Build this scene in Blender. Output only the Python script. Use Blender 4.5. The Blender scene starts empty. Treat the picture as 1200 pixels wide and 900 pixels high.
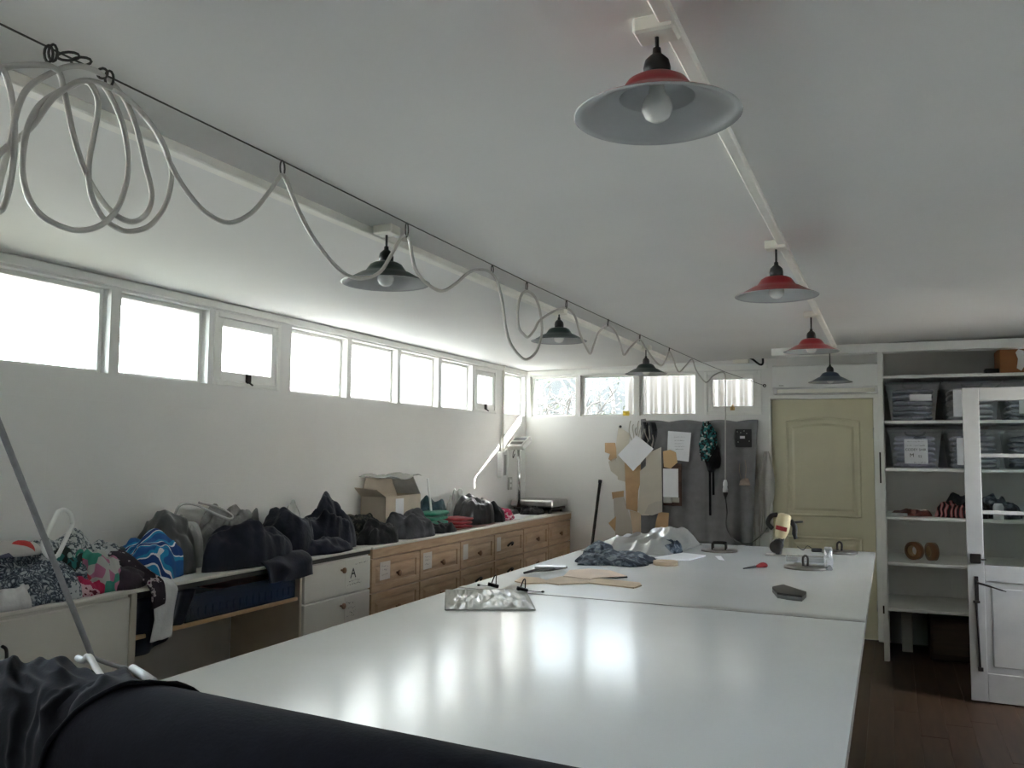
import bpy, math, random
from math import sin, cos, pi, radians, sqrt, atan2, hypot
from mathutils import Vector, Matrix, noise

SC = bpy.context.scene
COL = SC.collection
R = random.Random(7)

# ------------------------------------------------------------------ camera
YAW, PIT, ROL, FPX, EYE = -0.40580, 0.07644, 0.00806, 1027.4, 1.585
fwd = Vector((sin(YAW) * cos(PIT), cos(YAW) * cos(PIT), sin(PIT)))
rt0 = Vector((cos(YAW), -sin(YAW), 0))
up0 = rt0.cross(fwd)
RT = rt0 * cos(ROL) + up0 * sin(ROL)
UP = up0 * cos(ROL) - rt0 * sin(ROL)
CAM = Vector((0, 0, EYE))
cd = bpy.data.cameras.new('camera')
cd.sensor_width = 36.0
cd.lens = 36.0 * FPX / 1200.0
cd.clip_start = 0.02
cam = bpy.data.objects.new('camera', cd)
COL.objects.link(cam)
m3 = Matrix((RT, UP, -fwd)).transposed()
cam.matrix_world = Matrix.Translation(CAM) @ m3.to_4x4()
SC.camera = cam

def at(px, py, ax, val):
    """the point where the sight line through a pixel of the photo meets the plane axis=val"""
    d = RT * ((px - 600) / FPX) - UP * ((py - 450) / FPX) + fwd
    return CAM + d * ((val - CAM[ax]) / d[ax])

# ------------------------------------------------------------------ world, sun, exposure
SUN_EL = 30.2
w = bpy.data.worlds.new('world')
SC.world = w
w.use_nodes = True
wn, wl = w.node_tree.nodes, w.node_tree.links
wn.clear()
wo = wn.new('ShaderNodeOutputWorld')
bg = wn.new('ShaderNodeBackground')
sky = wn.new('ShaderNodeTexSky')
sky.sky_type = 'NISHITA'
sky.sun_disc = False
sky.sun_elevation = radians(SUN_EL)
sky.sun_rotation = radians(23.5)
sky.air_density = 1.0
sky.dust_density = 2.0
tc = wn.new('ShaderNodeTexCoord')
cl = wn.new('ShaderNodeTexNoise')
cl.inputs['Scale'].default_value = 2.6
cl.inputs['Detail'].default_value = 7
mp = wn.new('ShaderNodeMapping')
mp.inputs['Scale'].default_value = (1, 1, 2.5)
wl.new(tc.outputs['Generated'], mp.inputs[0])
wl.new(mp.outputs[0], cl.inputs['Vector'])
cr = wn.new('ShaderNodeValToRGB')
cr.color_ramp.elements[0].position = .38
cr.color_ramp.elements[1].position = .62
wl.new(cl.outputs['Fac'], cr.inputs[0])
mx = wn.new('ShaderNodeMixRGB')
wl.new(cr.outputs[0], mx.inputs[0])
wl.new(sky.outputs[0], mx.inputs[1])
mx.inputs[2].default_value = (6.4, 6.3, 6.1, 1)
wl.new(mx.outputs[0], bg.inputs[0])
bg.inputs[1].default_value = 1.0
wl.new(bg.outputs[0], wo.inputs[0])

sd = bpy.data.lights.new('sun', 'SUN')
sd.energy = 10.0
sd.angle = radians(.6)
sd.color = (1.0, .95, .88)
sun = bpy.data.objects.new('sun', sd)
COL.objects.link(sun)
sun.rotation_euler = Vector((-.37, -.93, -.538)).to_track_quat('-Z', 'Y').to_euler()
sun.location = (6, 14, 9)

SC.view_settings.view_transform = 'Standard'
SC.view_settings.look = 'None'
SC.view_settings.exposure = 2.78
SC.view_settings.gamma = 1
SC.view_settings.use_curve_mapping = False
SC.cycles.use_denoising = True
SC.cycles.max_bounces = 14
SC.cycles.diffuse_bounces = 9
SC.cycles.glossy_bounces = 5
SC.cycles.transmission_bounces = 8
SC.cycles.transparent_max_bounces = 16
SC.cycles.sample_clamp_indirect = 12
SC.cycles.caustics_reflective = False
SC.cycles.caustics_refractive = False

# ------------------------------------------------------------------ mesh helpers
class MB:
    def __init__(s):
        s.v, s.f, s.mi, s.sm = [], [], [], []
    def add(s, vs, fs, mi=0, smooth=False):
        b = len(s.v)
        s.v += [Vector(p) for p in vs]
        for f in fs:
            s.f.append([b + i for i in f]); s.mi.append(mi); s.sm.append(smooth)
        return s
    def box(s, x0, x1, y0, y1, z0, z1, b=0, mat=None, mi=0):
        c = Vector(((x0 + x1) / 2, (y0 + y1) / 2, (z0 + z1) / 2))
        h = (abs(x1 - x0) / 2, abs(y1 - y0) / 2, abs(z1 - z0) / 2)
        return s.cbox(c, h, b, mat, mi)
    def cbox(s, c, h, b=0, rot=None, mi=0):
        c = Vector(c)
        T = (lambda p: c + rot @ Vector(p)) if rot is not None else (lambda p: c + Vector(p))
        if b <= 0:
            vs = [T((sx * h[0], sy * h[1], sz * h[2])) for sx in (-1, 1) for sy in (-1, 1) for sz in (-1, 1)]
            fs = [(0, 1, 3, 2), (4, 6, 7, 5), (0, 4, 5, 1), (2, 3, 7, 6), (0, 2, 6, 4), (1, 5, 7, 3)]
            return s.add(vs, fs, mi)
        b = min(b, min(h) * .95)
        vs, ix = [], {}
        for sx in (-1, 1):
            for sy in (-1, 1):
                for sz in (-1, 1):
                    sg = (sx, sy, sz)
                    for a in range(3):
                        p = [sg[k] * (h[k] - (0 if k == a else b)) for k in range(3)]
                        ix[sg, a] = len(vs); vs.append(T(p))
        fs = []
        for a in range(3):
            o = [k for k in range(3) if k != a]
            for sg in (-1, 1):
                q = []
                for u, v in ((-1, -1), (1, -1), (1, 1), (-1, 1)):
                    g = [0, 0, 0]; g[a] = sg; g[o[0]] = u; g[o[1]] = v
                    q.append(ix[tuple(g), a])
                fs.append(q)
            for u in (-1, 1):
                for v in (-1, 1):
                    g0 = [0, 0, 0]; g0[o[0]] = u; g0[o[1]] = v
                    g1 = list(g0); g0[a] = -1; g1[a] = 1
                    fs.append([ix[tuple(g0), o[0]], ix[tuple(g1), o[0]], ix[tuple(g1), o[1]], ix[tuple(g0), o[1]]])
        for sx in (-1, 1):
            for sy in (-1, 1):
                for sz in (-1, 1):
                    fs.append([ix[(sx, sy, sz), k] for k in range(3)])
        return s.add(vs, fs, mi)
    def tube(s, pts, r, n=8, closed=False, mi=0, smooth=True, caps=True):
        pts = [Vector(p) for p in pts]
        N = len(pts)
        rr = r if isinstance(r, (list, tuple)) else [r] * N
        tg = []
        for i in range(N):
            a = pts[(i - 1) % N] if (closed or i > 0) else pts[i]
            b = pts[(i + 1) % N] if (closed or i < N - 1) else pts[i]
            t = (b - a)
            tg.append(t.normalized() if t.length > 1e-9 else Vector((0, 0, 1)))
        ref = Vector((0, 0, 1)) if abs(tg[0].z) < .9 else Vector((1, 0, 0))
        u = tg[0].cross(ref).normalized()
        vs = []
        for i in range(N):
            u = (u - tg[i] * u.dot(tg[i]))
            u = u.normalized() if u.length > 1e-6 else tg[i].orthogonal().normalized()
            v = tg[i].cross(u)
            for k in range(n):
                a = 2 * pi * k / n
                vs.append(pts[i] + (u * cos(a) + v * sin(a)) * rr[i])
        fs = []
        for i in range(N if closed else N - 1):
            j = (i + 1) % N
            for k in range(n):
                fs.append((i * n + k, i * n + (k + 1) % n, j * n + (k + 1) % n, j * n + k))
        s.add(vs, fs, mi, smooth)
        if caps and not closed:
            b = len(s.v) - len(vs)
            s.f.append([b + k for k in reversed(range(n))]); s.mi.append(mi); s.sm.append(False)
            s.f.append([b + (N - 1) * n + k for k in range(n)]); s.mi.append(mi); s.sm.append(False)
        return s
    def cyl(s, a, b, r, n=14, mi=0):
        return s.tube([a, b], r, n, mi=mi)
    def lathe(s, prof, c, n=32, mi=0, rot=None, mis=None):
        c = Vector(c); vs = []
        for r, z in prof:
            for k in range(n):
                a = 2 * pi * k / n
                p = Vector((r * cos(a), r * sin(a), z))
                vs.append(c + (rot @ p if rot is not None else p))
        b = len(s.v)
        s.v += vs
        for i in range(len(prof) - 1):
            for k in range(n):
                s.f.append([b + i * n + k, b + i * n + (k + 1) % n, b + (i + 1) * n + (k + 1) % n, b + (i + 1) * n + k])
                s.mi.append(mis[i] if mis else mi); s.sm.append(True)
        return s
    def prism(s, poly, axis, v0, v1, mi=0):
        """poly: 2-D points in the two other axes, extruded along axis from v0 to v1"""
        n = len(poly); vs = []
        for v in (v0, v1):
            for p in poly:
                q = list(p); q.insert(axis, v); vs.append(q)
        fs = [list(range(n))[::-1], list(range(n, 2 * n))] + [(i, (i + 1) % n, n + (i + 1) % n, n + i) for i in range(n)]
        return s.add(vs, fs, mi)
    def grid(s, fn, nu, nv, mi=0, smooth=True, cu=False):
        b = len(s.v)
        for i in range(nu + (0 if cu else 1)):
            for j in range(nv + 1):
                s.v.append(Vector(fn(i / nu, j / nv)))
        M = nu if cu else nu + 1
        for i in range(nu):
            for j in range(nv):
                a = b + i * (nv + 1) + j; c = b + ((i + 1) % M) * (nv + 1) + j
                s.f.append([a, c, c + 1, a + 1]); s.mi.append(mi); s.sm.append(smooth)
        return s

ORG = {}
def _props(o, label, cat, group, kind):
    if label: o['label'] = label
    if cat: o['category'] = cat
    if group: o['group'] = group
    if kind: o['kind'] = kind

def mk(name, mb, mats, parent=None, label=None, cat=None, group=None, kind=None, solid=0, org=None):
    if not isinstance(mats, (list, tuple)): mats = [mats]
    lo = Vector([min(p[k] for p in mb.v) for k in range(3)]); hi = Vector([max(p[k] for p in mb.v) for k in range(3)])
    o0 = Vector(org) if org else Vector(((lo.x + hi.x) / 2, (lo.y + hi.y) / 2, lo.z))
    me = bpy.data.meshes.new(name)
    me.from_pydata([tuple(p - o0) for p in mb.v], [], mb.f)
    for m in mats: me.materials.append(m)
    me.polygons.foreach_set('material_index', mb.mi)
    me.polygons.foreach_set('use_smooth', mb.sm)
    me.update()
    o = bpy.data.objects.new(name, me)
    COL.objects.link(o)
    ORG[o.name] = o0
    if parent is not None:
        o.parent = parent
        o.location = o0 - ORG[parent.name]
    else:
        o.location = o0
    if solid:
        md = o.modifiers.new('thickness', 'SOLIDIFY'); md.thickness = solid; md.offset = 0
    _props(o, label, cat, group, kind)
    return o

def thing(name, loc, label, cat, group=None, kind=None):
    o = bpy.data.objects.new(name, None)
    o.empty_display_size = .05
    COL.objects.link(o)
    o.location = Vector(loc); ORG[o.name] = Vector(loc)
    _props(o, label, cat, group, kind)
    return o

def dup(o, parent=None):
    c = o.copy(); COL.objects.link(c)
    ORG[c.name] = ORG[o.name]
    if parent is not None: c.parent = parent
    for ch in list(o.children):
        dup(ch, c)
    return c

def smooth_path(pts, k=6, closed=False):
    """Catmull-Rom"""
    pts = [Vector(p) for p in pts]; N = len(pts); out = []
    for i in range(N if closed else N - 1):
        if closed: p0, p1, p2, p3 = pts[i - 1], pts[i], pts[(i + 1) % N], pts[(i + 2) % N]
        else: p0, p1, p2, p3 = pts[max(i - 1, 0)], pts[i], pts[i + 1], pts[min(i + 2, N - 1)]
        for j in range(k):
            t = j / k
            out.append(.5 * ((2 * p1) + (p2 - p0) * t + (2 * p0 - 5 * p1 + 4 * p2 - p3) * t * t + (3 * p1 - p0 - 3 * p2 + p3) * t ** 3))
    if not closed: out.append(pts[-1])
    return out

def nz(x, y, z): return noise.noise(Vector((x, y, z)))
def ridge(x, y, z): return 1 - min(1, abs(nz(x, y, z)) * 2.2)

def heap(cx, cy, cz, ax, ay, h, seed, rot=0, fold=.3, fr=4.0, pw=.55, n=120, m=32, st=2.2, mb=None, lean=(0, 0), rough=.16):
    """a crumpled pile of cloth: a closed blob with folds running across it"""
    mb = mb or MB()
    ca, sa = cos(rot), sin(rot)
    def fn(u, v):
        th = 2 * pi * u; r = 1 - v                       # v=0 rim, 1 top
        ox, oy = cos(th), sin(th)
        out = 1 + rough * 1.6 * nz(ox * 1.3 + seed, oy * 1.3, seed * .7) + .07 * nz(ox * 4, oy * 4, seed)
        rr = r ** .8
        lx, ly = ox * rr * out, oy * rr * out
        wx = lx + .3 * nz(lx * 1.7, ly * 1.7, seed + 9); wy = ly + .3 * nz(lx * 1.7, ly * 1.7, seed + 5)
        dome = max(0, 1 - r ** 2.6) ** pw
        al = seed * 1.7
        c1 = wx * cos(al) + wy * sin(al); c2 = -wx * sin(al) + wy * cos(al)
        f = .5 + .5 * sin(c1 * fr * 1.5 + 3.2 * nz(c1 * 1.1, c2 * 1.1, seed + 2) + c2 * 1.2)
        f2 = .5 + .5 * sin(c2 * fr * 1.9 + 4 * nz(c1 * 1.6, c2 * 1.3, seed + 6) + 2.2 * c1)
        g = ridge(wx * fr * .45, wy * fr * .45 / st * 1.5, seed + 3)
        f = f * .4 + f2 * .25 + g * .35
        big = nz(lx * 1.5, ly * 1.5, seed + 20)
        z = h * dome * (.80 + .30 * big + fold * (f - .45) * .8)
        k = 1 + fold * .28 * (f - .5) * min(1, v * 3)
        X, Y = lx * ax * k + lean[0] * z, ly * ay * k + lean[1] * z
        px, py, pz = X * 1.0, Y * 1.0, z * .55
        wx3 = .05 * nz(px * 9, py * 9, pz * 9 + seed); wy3 = .05 * nz(px * 9 + 7, py * 9, pz * 9 + seed)
        cre = abs(nz((px + wx3) * 8.5, (py + wy3) * 8.5, pz * 8.5 + seed)) * .65 + abs(nz((px + wx3) * 18, (py + wy3) * 18, pz * 18 - seed)) * .35
        amp = min(.06, .16 * min(ax, ay, h) + .012) * (.45 + fold) * 1.5
        e = (cre - .2) * amp * min(1, v * 5 + .15)
        q = max(hypot(lx, ly), .05)
        side = min(1, r * 1.1)
        X += lx / q * e * side; Y += ly / q * e * side; z += e * (1.15 - .6 * side)
        return (cx + X * ca - Y * sa, cy + X * sa + Y * ca, cz + max(z, 0) + .002)
    b = len(mb.v)
    mb.grid(fn, n, m, cu=True)
    mb.f.append([b + i * (m + 1) for i in range(n)][::-1]); mb.mi.append(0); mb.sm.append(False)
    return mb

def folded(cx, cy, cz, wx, wy, layers, t, seed, rot=0, mb=None):
    """a stack of folded layers of cloth with soft rounded edges"""
    mb = mb or MB(); ca, sa = cos(rot), sin(rot)
    for L in range(layers):
        sx, sy = wx * (1 + .05 * nz(L * 3.1, seed, 0)), wy * (1 + .05 * nz(L * 3.1, seed, 4))
        dx, dy = .02 * nz(L * 2.3, seed, 8), .02 * nz(L * 2.3, seed, 12)
        z0 = cz + L * t
        def fn(u, v, z0=z0, sx=sx, sy=sy, dx=dx, dy=dy, L=L):
            th = 2 * pi * u; a = (v - .5) * pi
            c, s_ = cos(th), sin(th)
            k = 1 / (abs(c) ** 8 + abs(s_) ** 8) ** .125
            e = max(0, cos(a)) ** .35
            X, Y = c * k * sx / 2 * e + dx, s_ * k * sy / 2 * e + dy
            z = z0 + t / 2 + sin(a) * t / 2 * (1 + .25 * nz(X * 14, Y * 14, seed + L)) + .12 * t * nz(X * 9, Y * 9, seed)
            z = max(z, cz + .0015)
            return (cx + X * ca - Y * sa, cy + X * sa + Y * ca, z)
        mb.grid(fn, 40, 9, cu=True)
    return mb

# ------------------------------------------------------------------ materials
def nodes(name):
    m = bpy.data.materials.new(name); m.use_nodes = True
    nt = m.node_tree
    return m, nt.nodes, nt.links, nt.nodes['Principled BSDF']

def mat(name, col, rough=.6, metal=0, var=.06, vs=6.0, bump=0, bs=40.0, spec=.5, sheen=0, stretch=(1, 1, 1), dirt=0):
    m, n, l, p = nodes(name)
    p.inputs['Roughness'].default_value = rough
    p.inputs['Metallic'].default_value = metal
    p.inputs['Specular IOR Level'].default_value = spec
    if sheen: p.inputs['Sheen Weight'].default_value = sheen
    t = n.new('ShaderNodeTexCoord'); mp = n.new('ShaderNodeMapping'); mp.inputs['Scale'].default_value = stretch
    l.new(t.outputs['Object'], mp.inputs[0])
    a = n.new('ShaderNodeTexNoise'); a.inputs['Scale'].default_value = vs; a.inputs['Detail'].default_value = 5
    l.new(mp.outputs[0], a.inputs['Vector'])
    r = n.new('ShaderNodeValToRGB')
    r.color_ramp.elements[0].position = .3; r.color_ramp.elements[1].position = .7
    r.color_ramp.elements[0].color = [max(0, c * (1 - var)) for c in col] + [1]
    r.color_ramp.elements[1].color = [min(1, c * (1 + var)) for c in col] + [1]
    l.new(a.outputs['Fac'], r.inputs[0]); l.new(r.outputs[0], p.inputs['Base Color'])
    if bump:
        b = n.new('ShaderNodeTexNoise'); b.inputs['Scale'].default_value = bs; b.inputs['Detail'].default_value = 4
        l.new(mp.outputs[0], b.inputs['Vector'])
        bm = n.new('ShaderNodeBump'); bm.inputs['Strength'].default_value = bump; bm.inputs['Distance'].default_value = .01
        l.new(b.outputs['Fac'], bm.inputs['Height']); l.new(bm.outputs[0], p.inputs['Normal'])
    return m

def fabric(name, col, var=.25, sheen=.15, bump=.35):
    return mat(name, col, rough=.9, var=var, vs=14, bump=bump, bs=60, spec=.2, sheen=sheen)

def pattern(name, cols, scale=22, kind='voronoi', pos=None, warp=0):
    m, n, l, p = nodes(name)
    p.inputs['Roughness'].default_value = .85; p.inputs['Specular IOR Level'].default_value = .2
    t = n.new('ShaderNodeTexCoord')
    src = t.outputs['Object']
    if warp:
        wn_ = n.new('ShaderNodeTexNoise'); wn_.inputs['Scale'].default_value = scale * .3
        l.new(src, wn_.inputs['Vector'])
        mxv = n.new('ShaderNodeMixRGB'); mxv.inputs[0].default_value = warp
        l.new(src, mxv.inputs[1]); l.new(wn_.outputs['Color'], mxv.inputs[2]); src = mxv.outputs[0]
    if kind == 'voronoi':
        a = n.new('ShaderNodeTexVoronoi'); a.feature = 'DISTANCE_TO_EDGE'; a.inputs['Scale'].default_value = scale; out = a.outputs['Distance']
    elif kind == 'cells':
        a = n.new('ShaderNodeTexVoronoi'); a.inputs['Scale'].default_value = scale
        sep = n.new('ShaderNodeSeparateColor'); l.new(a.outputs['Color'], sep.inputs[0]); out = sep.outputs[0]
    elif kind == 'wave':
        a = n.new('ShaderNodeTexWave'); a.inputs['Scale'].default_value = scale; a.inputs['Distortion'].default_value = 9; out = a.outputs['Fac']
        a.inputs['Detail'].default_value = 2; a.inputs['Detail Scale'].default_value = .8
    else:
        a = n.new('ShaderNodeTexNoise'); a.inputs['Scale'].default_value = scale; a.inputs['Detail'].default_value = 3; out = a.outputs['Fac']
    l.new(src, a.inputs['Vector'])
    r = n.new('ShaderNodeValToRGB'); r.color_ramp.interpolation = 'CONSTANT'
    pos = pos or [i / len(cols) for i in range(len(cols))]
    while len(r.color_ramp.elements) < len(cols): r.color_ramp.elements.new(.99)
    for e, c, q in zip(r.color_ramp.elements, cols, pos): e.position = q
    for e, c in zip(r.color_ramp.elements, cols): e.color = list(c) + [1]
    l.new(out, r.inputs[0]); l.new(r.outputs[0], p.inputs['Base Color'])
    return m

def wood(name, c0, c1, scale=3, stretch=(1, 12, 12), rough=.5):
    m, n, l, p = nodes(name)
    p.inputs['Roughness'].default_value = rough
    t = n.new('ShaderNodeTexCoord'); mp = n.new('ShaderNodeMapping'); mp.inputs['Scale'].default_value = stretch
    l.new(t.outputs['Object'], mp.inputs[0])
    a = n.new('ShaderNodeTexNoise'); a.inputs['Scale'].default_value = scale; a.inputs['Detail'].default_value = 8; a.inputs['Distortion'].default_value = .6
    l.new(mp.outputs[0], a.inputs['Vector'])
    r = n.new('ShaderNodeValToRGB'); r.color_ramp.elements[0].position = .3; r.color_ramp.elements[1].position = .72
    r.color_ramp.elements[0].color = list(c0) + [1]; r.color_ramp.elements[1].color = list(c1) + [1]
    l.new(a.outputs['Fac'], r.inputs[0]); l.new(r.outputs[0], p.inputs['Base Color'])
    bm = n.new('ShaderNodeBump'); bm.inputs['Strength'].default_value = .1; l.new(a.outputs['Fac'], bm.inputs['Height']); l.new(bm.outputs[0], p.inputs['Normal'])
    return m

def glass(name, tint=(.94, .97, .97), refl=.08, rough=.02):
    m, n, l, p = nodes(name); n.remove(p)
    o = n['Material Output']
    a = n.new('ShaderNodeBsdfTransparent'); a.inputs[0].default_value = list(tint) + [1]
    g = n.new('ShaderNodeBsdfGlossy'); g.inputs['Roughness'].default_value = rough
    f = n.new('ShaderNodeFresnel'); f.inputs[0].default_value = 1.35
    x = n.new('ShaderNodeMixShader')
    l.new(f.outputs[0], x.inputs[0]); l.new(a.outputs[0], x.inputs[1]); l.new(g.outputs[0], x.inputs[2]); l.new(x.outputs[0], o.inputs[0])
    return m

def film(name, col, clear=.35, gloss=.08, noise_scale=9, rough=.25, trans=.75):
    """frosted film, clear or cloudy plastic: part see-through, part milky"""
    m, n, l, p = nodes(name); n.remove(p)
    o = n['Material Output']
    a = n.new('ShaderNodeBsdfTransparent'); a.inputs[0].default_value = (.97, .98, .98, 1)
    tr = n.new('ShaderNodeBsdfTranslucent'); df = n.new('ShaderNodeBsdfDiffuse'); g = n.new('ShaderNodeBsdfGlossy')
    g.inputs['Roughness'].default_value = rough
    t = n.new('ShaderNodeTexCoord'); nz_ = n.new('ShaderNodeTexNoise'); nz_.inputs['Scale'].default_value = noise_scale; nz_.inputs['Detail'].default_value = 6
    l.new(t.outputs['Object'], nz_.inputs['Vector'])
    r = n.new('ShaderNodeValToRGB'); r.color_ramp.elements[0].color = [c * .86 for c in col] + [1]; r.color_ramp.elements[1].color = list(col) + [1]
    l.new(nz_.outputs['Fac'], r.inputs[0]); l.new(r.outputs[0], tr.inputs[0]); l.new(r.outputs[0], df.inputs[0])
    m1 = n.new('ShaderNodeMixShader'); m1.inputs[0].default_value = trans; l.new(df.outputs[0], m1.inputs[1]); l.new(tr.outputs[0], m1.inputs[2])
    m2 = n.new('ShaderNodeMixShader'); m2.inputs[0].default_value = clear; l.new(m1.outputs[0], m2.inputs[1]); l.new(a.outputs[0], m2.inputs[2])
    m3_ = n.new('ShaderNodeMixShader'); m3_.inputs[0].default_value = gloss; l.new(m2.outputs[0], m3_.inputs[1]); l.new(g.outputs[0], m3_.inputs[2])
    l.new(m3_.outputs[0], o.inputs[0])
    return m

def brick_paint(name, col):
    m, n, l, p = nodes(name)
    p.inputs['Roughness'].default_value = .55
    t = n.new('ShaderNodeTexCoord')
    sx = n.new('ShaderNodeSeparateXYZ'); l.new(t.outputs['Object'], sx.inputs[0])
    ad = n.new('ShaderNodeMath'); ad.operation = 'ADD'; l.new(sx.outputs[0], ad.inputs[0]); l.new(sx.outputs[1], ad.inputs[1])
    cb = n.new('ShaderNodeCombineXYZ'); l.new(ad.outputs[0], cb.inputs[0]); l.new(sx.outputs[2], cb.inputs[1])
    b = n.new('ShaderNodeTexBrick'); b.inputs['Scale'].default_value = 1.0
    b.inputs['Brick Width'].default_value = .4; b.inputs['Row Height'].default_value = .2; b.inputs['Mortar Size'].default_value = .004
    b.inputs['Mortar Smooth'].default_value = .8
    l.new(cb.outputs[0], b.inputs['Vector'])
    a = n.new('ShaderNodeTexNoise'); a.inputs['Scale'].default_value = 3; a.inputs['Detail'].default_value = 6; l.new(t.outputs['Object'], a.inputs['Vector'])
    r = n.new('ShaderNodeValToRGB'); r.color_ramp.elements[0].color = [c * .93 for c in col] + [1]; r.color_ramp.elements[1].color = list(col) + [1]
    l.new(a.outputs['Fac'], r.inputs[0]); l.new(r.outputs[0], p.inputs['Base Color'])
    iv = n.new('ShaderNodeMath'); iv.operation = 'MULTIPLY_ADD'; iv.inputs[1].default_value = -1.0; l.new(b.outputs['Fac'], iv.inputs[0]); l.new(a.outputs['Fac'], iv.inputs[2])
    bm = n.new('ShaderNodeBump'); bm.inputs['Strength'].default_value = .12; bm.inputs['Distance'].default_value = .004
    l.new(iv.outputs[0], bm.inputs['Height']); l.new(bm.outputs[0], p.inputs['Normal'])
    return m

M = {}
M['wall'] = brick_paint('painted wall', (.80, .795, .78))
M['ceil'] = mat('ceiling paint', (.80, .79, .775), rough=.75, var=.03, vs=1.2, bump=.03, bs=30)
M['trim'] = mat('white gloss trim', (.84, .84, .81), rough=.35, var=.04, vs=8)
M['cream'] = mat('cream plastic', (.84, .82, .74), rough=.45, var=.04)
M['conduit'] = mat('painted conduit', (.90, .88, .82), rough=.5, var=.05)
M['floor'] = wood('brown floor boards', (.028, .015, .008), (.062, .034, .019), scale=2.5, stretch=(9, 1, 1), rough=.42)
M['door'] = mat('sage green door paint', (.62, .585, .42), rough=.45, var=.04, vs=4)
M['glass'] = glass('window glass')
M['frost'] = film('frosted window film', (.97, .98, .97), clear=.30, gloss=.04, noise_scale=4)
M['pine'] = wood('pine', (.40, .26, .155), (.55, .38, .24), scale=3, stretch=(14, 1.5, 14), rough=.45)
M['pine_knob'] = wood('pine knob', (.20, .10, .05), (.30, .17, .09), scale=6)
M['lam'] = mat('white laminate', (.66, .64, .58), rough=.4, var=.04, vs=3)
M['worktop'] = mat('pale worktop', (.72, .70, .64), rough=.4, var=.05, vs=5)
M['dark_gap'] = mat('dark gap shade', (.03, .028, .027), rough=.5)
M['table'] = mat('white table laminate', (.80, .82, .83), rough=.17, var=.03, vs=2, bump=.02, bs=3, spec=.42)
M['table_edge'] = mat('table edge', (.42, .42, .40), rough=.5)
M['steel'] = mat('brushed steel', (.55, .55, .54), rough=.3, metal=1, var=.12, vs=30, stretch=(1, 8, 1))
M['wsteel'] = mat('dull dark steel', (.20, .185, .165), rough=.38, metal=.7, var=.2, vs=20)
M['chrome'] = mat('chrome', (.75, .75, .75), rough=.12, metal=1)
M['black'] = mat('black plastic', (.012, .012, .013), rough=.4)
M['iron'] = mat('dark iron', (.035, .03, .027), rough=.5, metal=.6)
M['white_pl'] = mat('white plastic', (.82, .83, .82), rough=.3, var=.02)
M['grey_pl'] = mat('grey plastic', (.45, .45, .43), rough=.4)
M['cord'] = mat('white flex', (.50, .48, .45), rough=.5, var=.05)
M['rope'] = mat('grey rope', (.28, .28, .29), rough=.7, var=.1, vs=60)
M['wire'] = mat('steel wire', (.06, .055, .05), rough=.5, metal=.5)
M['paper'] = mat('white paper', (.80, .81, .84), rough=.7, var=.03)
M['paper2'] = mat('taped note paper', (.62, .58, .54), rough=.6, var=.06)
M['ink'] = mat('ink', (.03, .03, .035), rough=.7)
M['kraft'] = mat('kraft card', (.50, .33, .18), rough=.75, var=.12, vs=9)
M['kraft_l'] = mat('light card', (.62, .49, .35), rough=.75, var=.08, vs=9)
M['manila'] = mat('manila card', (.58, .54, .46), rough=.75, var=.05, vs=6)
M['greycard'] = mat('grey board', (.50, .47, .42), rough=.8, var=.05, vs=6)
M['carton'] = mat('corrugated carton', (.52, .45, .36), rough=.8, var=.08)
M['curtain'] = fabric('grey curtain cloth', (.20, .20, .205), var=.10, bump=.1)
M['navy'] = fabric('navy jersey', (.012, .014, .028), var=.3, bump=.2)
M['navy2'] = fabric('dark navy knit', (.016, .018, .03), var=.35)
M['blackc'] = fabric('black cloth', (.012, .012, .014), var=.4)
M['char'] = fabric('charcoal cloth', (.05, .052, .058), var=.35)
M['roll'] = mat('navy black jersey roll', (.0045, .0042, .0088), rough=.8, var=.18, vs=25, bump=.12, bs=120, spec=.12)
M['greyp'] = mat('dark grey plastic bag', (.045, .047, .05), rough=.35, var=.2, vs=8, bump=.5, bs=18)
M['blackp'] = mat('black plastic sack', (.02, .02, .022), rough=.3, var=.3, bump=.5, bs=20)
M['clearp'] = film('clear polythene', (.78, .79, .76), clear=.45, gloss=.22, noise_scale=22, rough=.18, trans=.5)
M['bin'] = film('clear storage plastic', (.80, .82, .90), clear=.80, gloss=.09, noise_scale=6, rough=.2, trans=.5)
M['tubep'] = film('clear tube plastic', (.75, .76, .78), clear=.6, gloss=.25, noise_scale=6, rough=.08)
M['snake'] = pattern('monochrome snake print', [(.03, .04, .06), (.16, .19, .23), (.42, .45, .48)], 40, pos=[0, .10, .24], warp=.25)
M['speck'] = pattern('speckled grey print', [(.46, .48, .49), (.06, .08, .10), (.34, .37, .37)], 46, 'noise', pos=[0, .50, .60])
M['redprint'] = pattern('red and white print', [(.55, .53, .52), (.50, .05, .05), (.10, .10, .16)], 14, 'cells', pos=[0, .5, .85])
M['multi'] = pattern('pink green and red print', [(.42, .16, .26), (.05, .26, .20), (.50, .07, .09), (.45, .46, .44)], 24, 'cells')
M['bluep'] = pattern('blue and white print', [(.02, .10, .30), (.02, .24, .48), (.72, .74, .76), (.015, .05, .20)], 5.5, 'wave', pos=[0, .3, .72, .86], warp=.2)
M['teal'] = fabric('dark teal cloth', (.018, .045, .06), var=.4)
M['tealp'] = pattern('teal and black print', [(.02, .03, .03), (.03, .16, .16), (.35, .42, .40)], 55, 'cells', pos=[0, .45, .85])
M['plum'] = fabric('dark plum cloth', (.03, .02, .032), var=.3)
M['floral'] = pattern('plum floral print', [(.028, .02, .03), (.45, .40, .42), (.10, .03, .07)], 30, 'noise', pos=[0, .60, .68])
M['camo'] = pattern('dark camouflage', [(.018, .02, .02), (.06, .06, .05), (.13, .12, .10)], 26, 'noise', pos=[0, .5, .58])
M['green'] = fabric('sea green cloth', (.03, .20, .13), var=.25)
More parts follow.
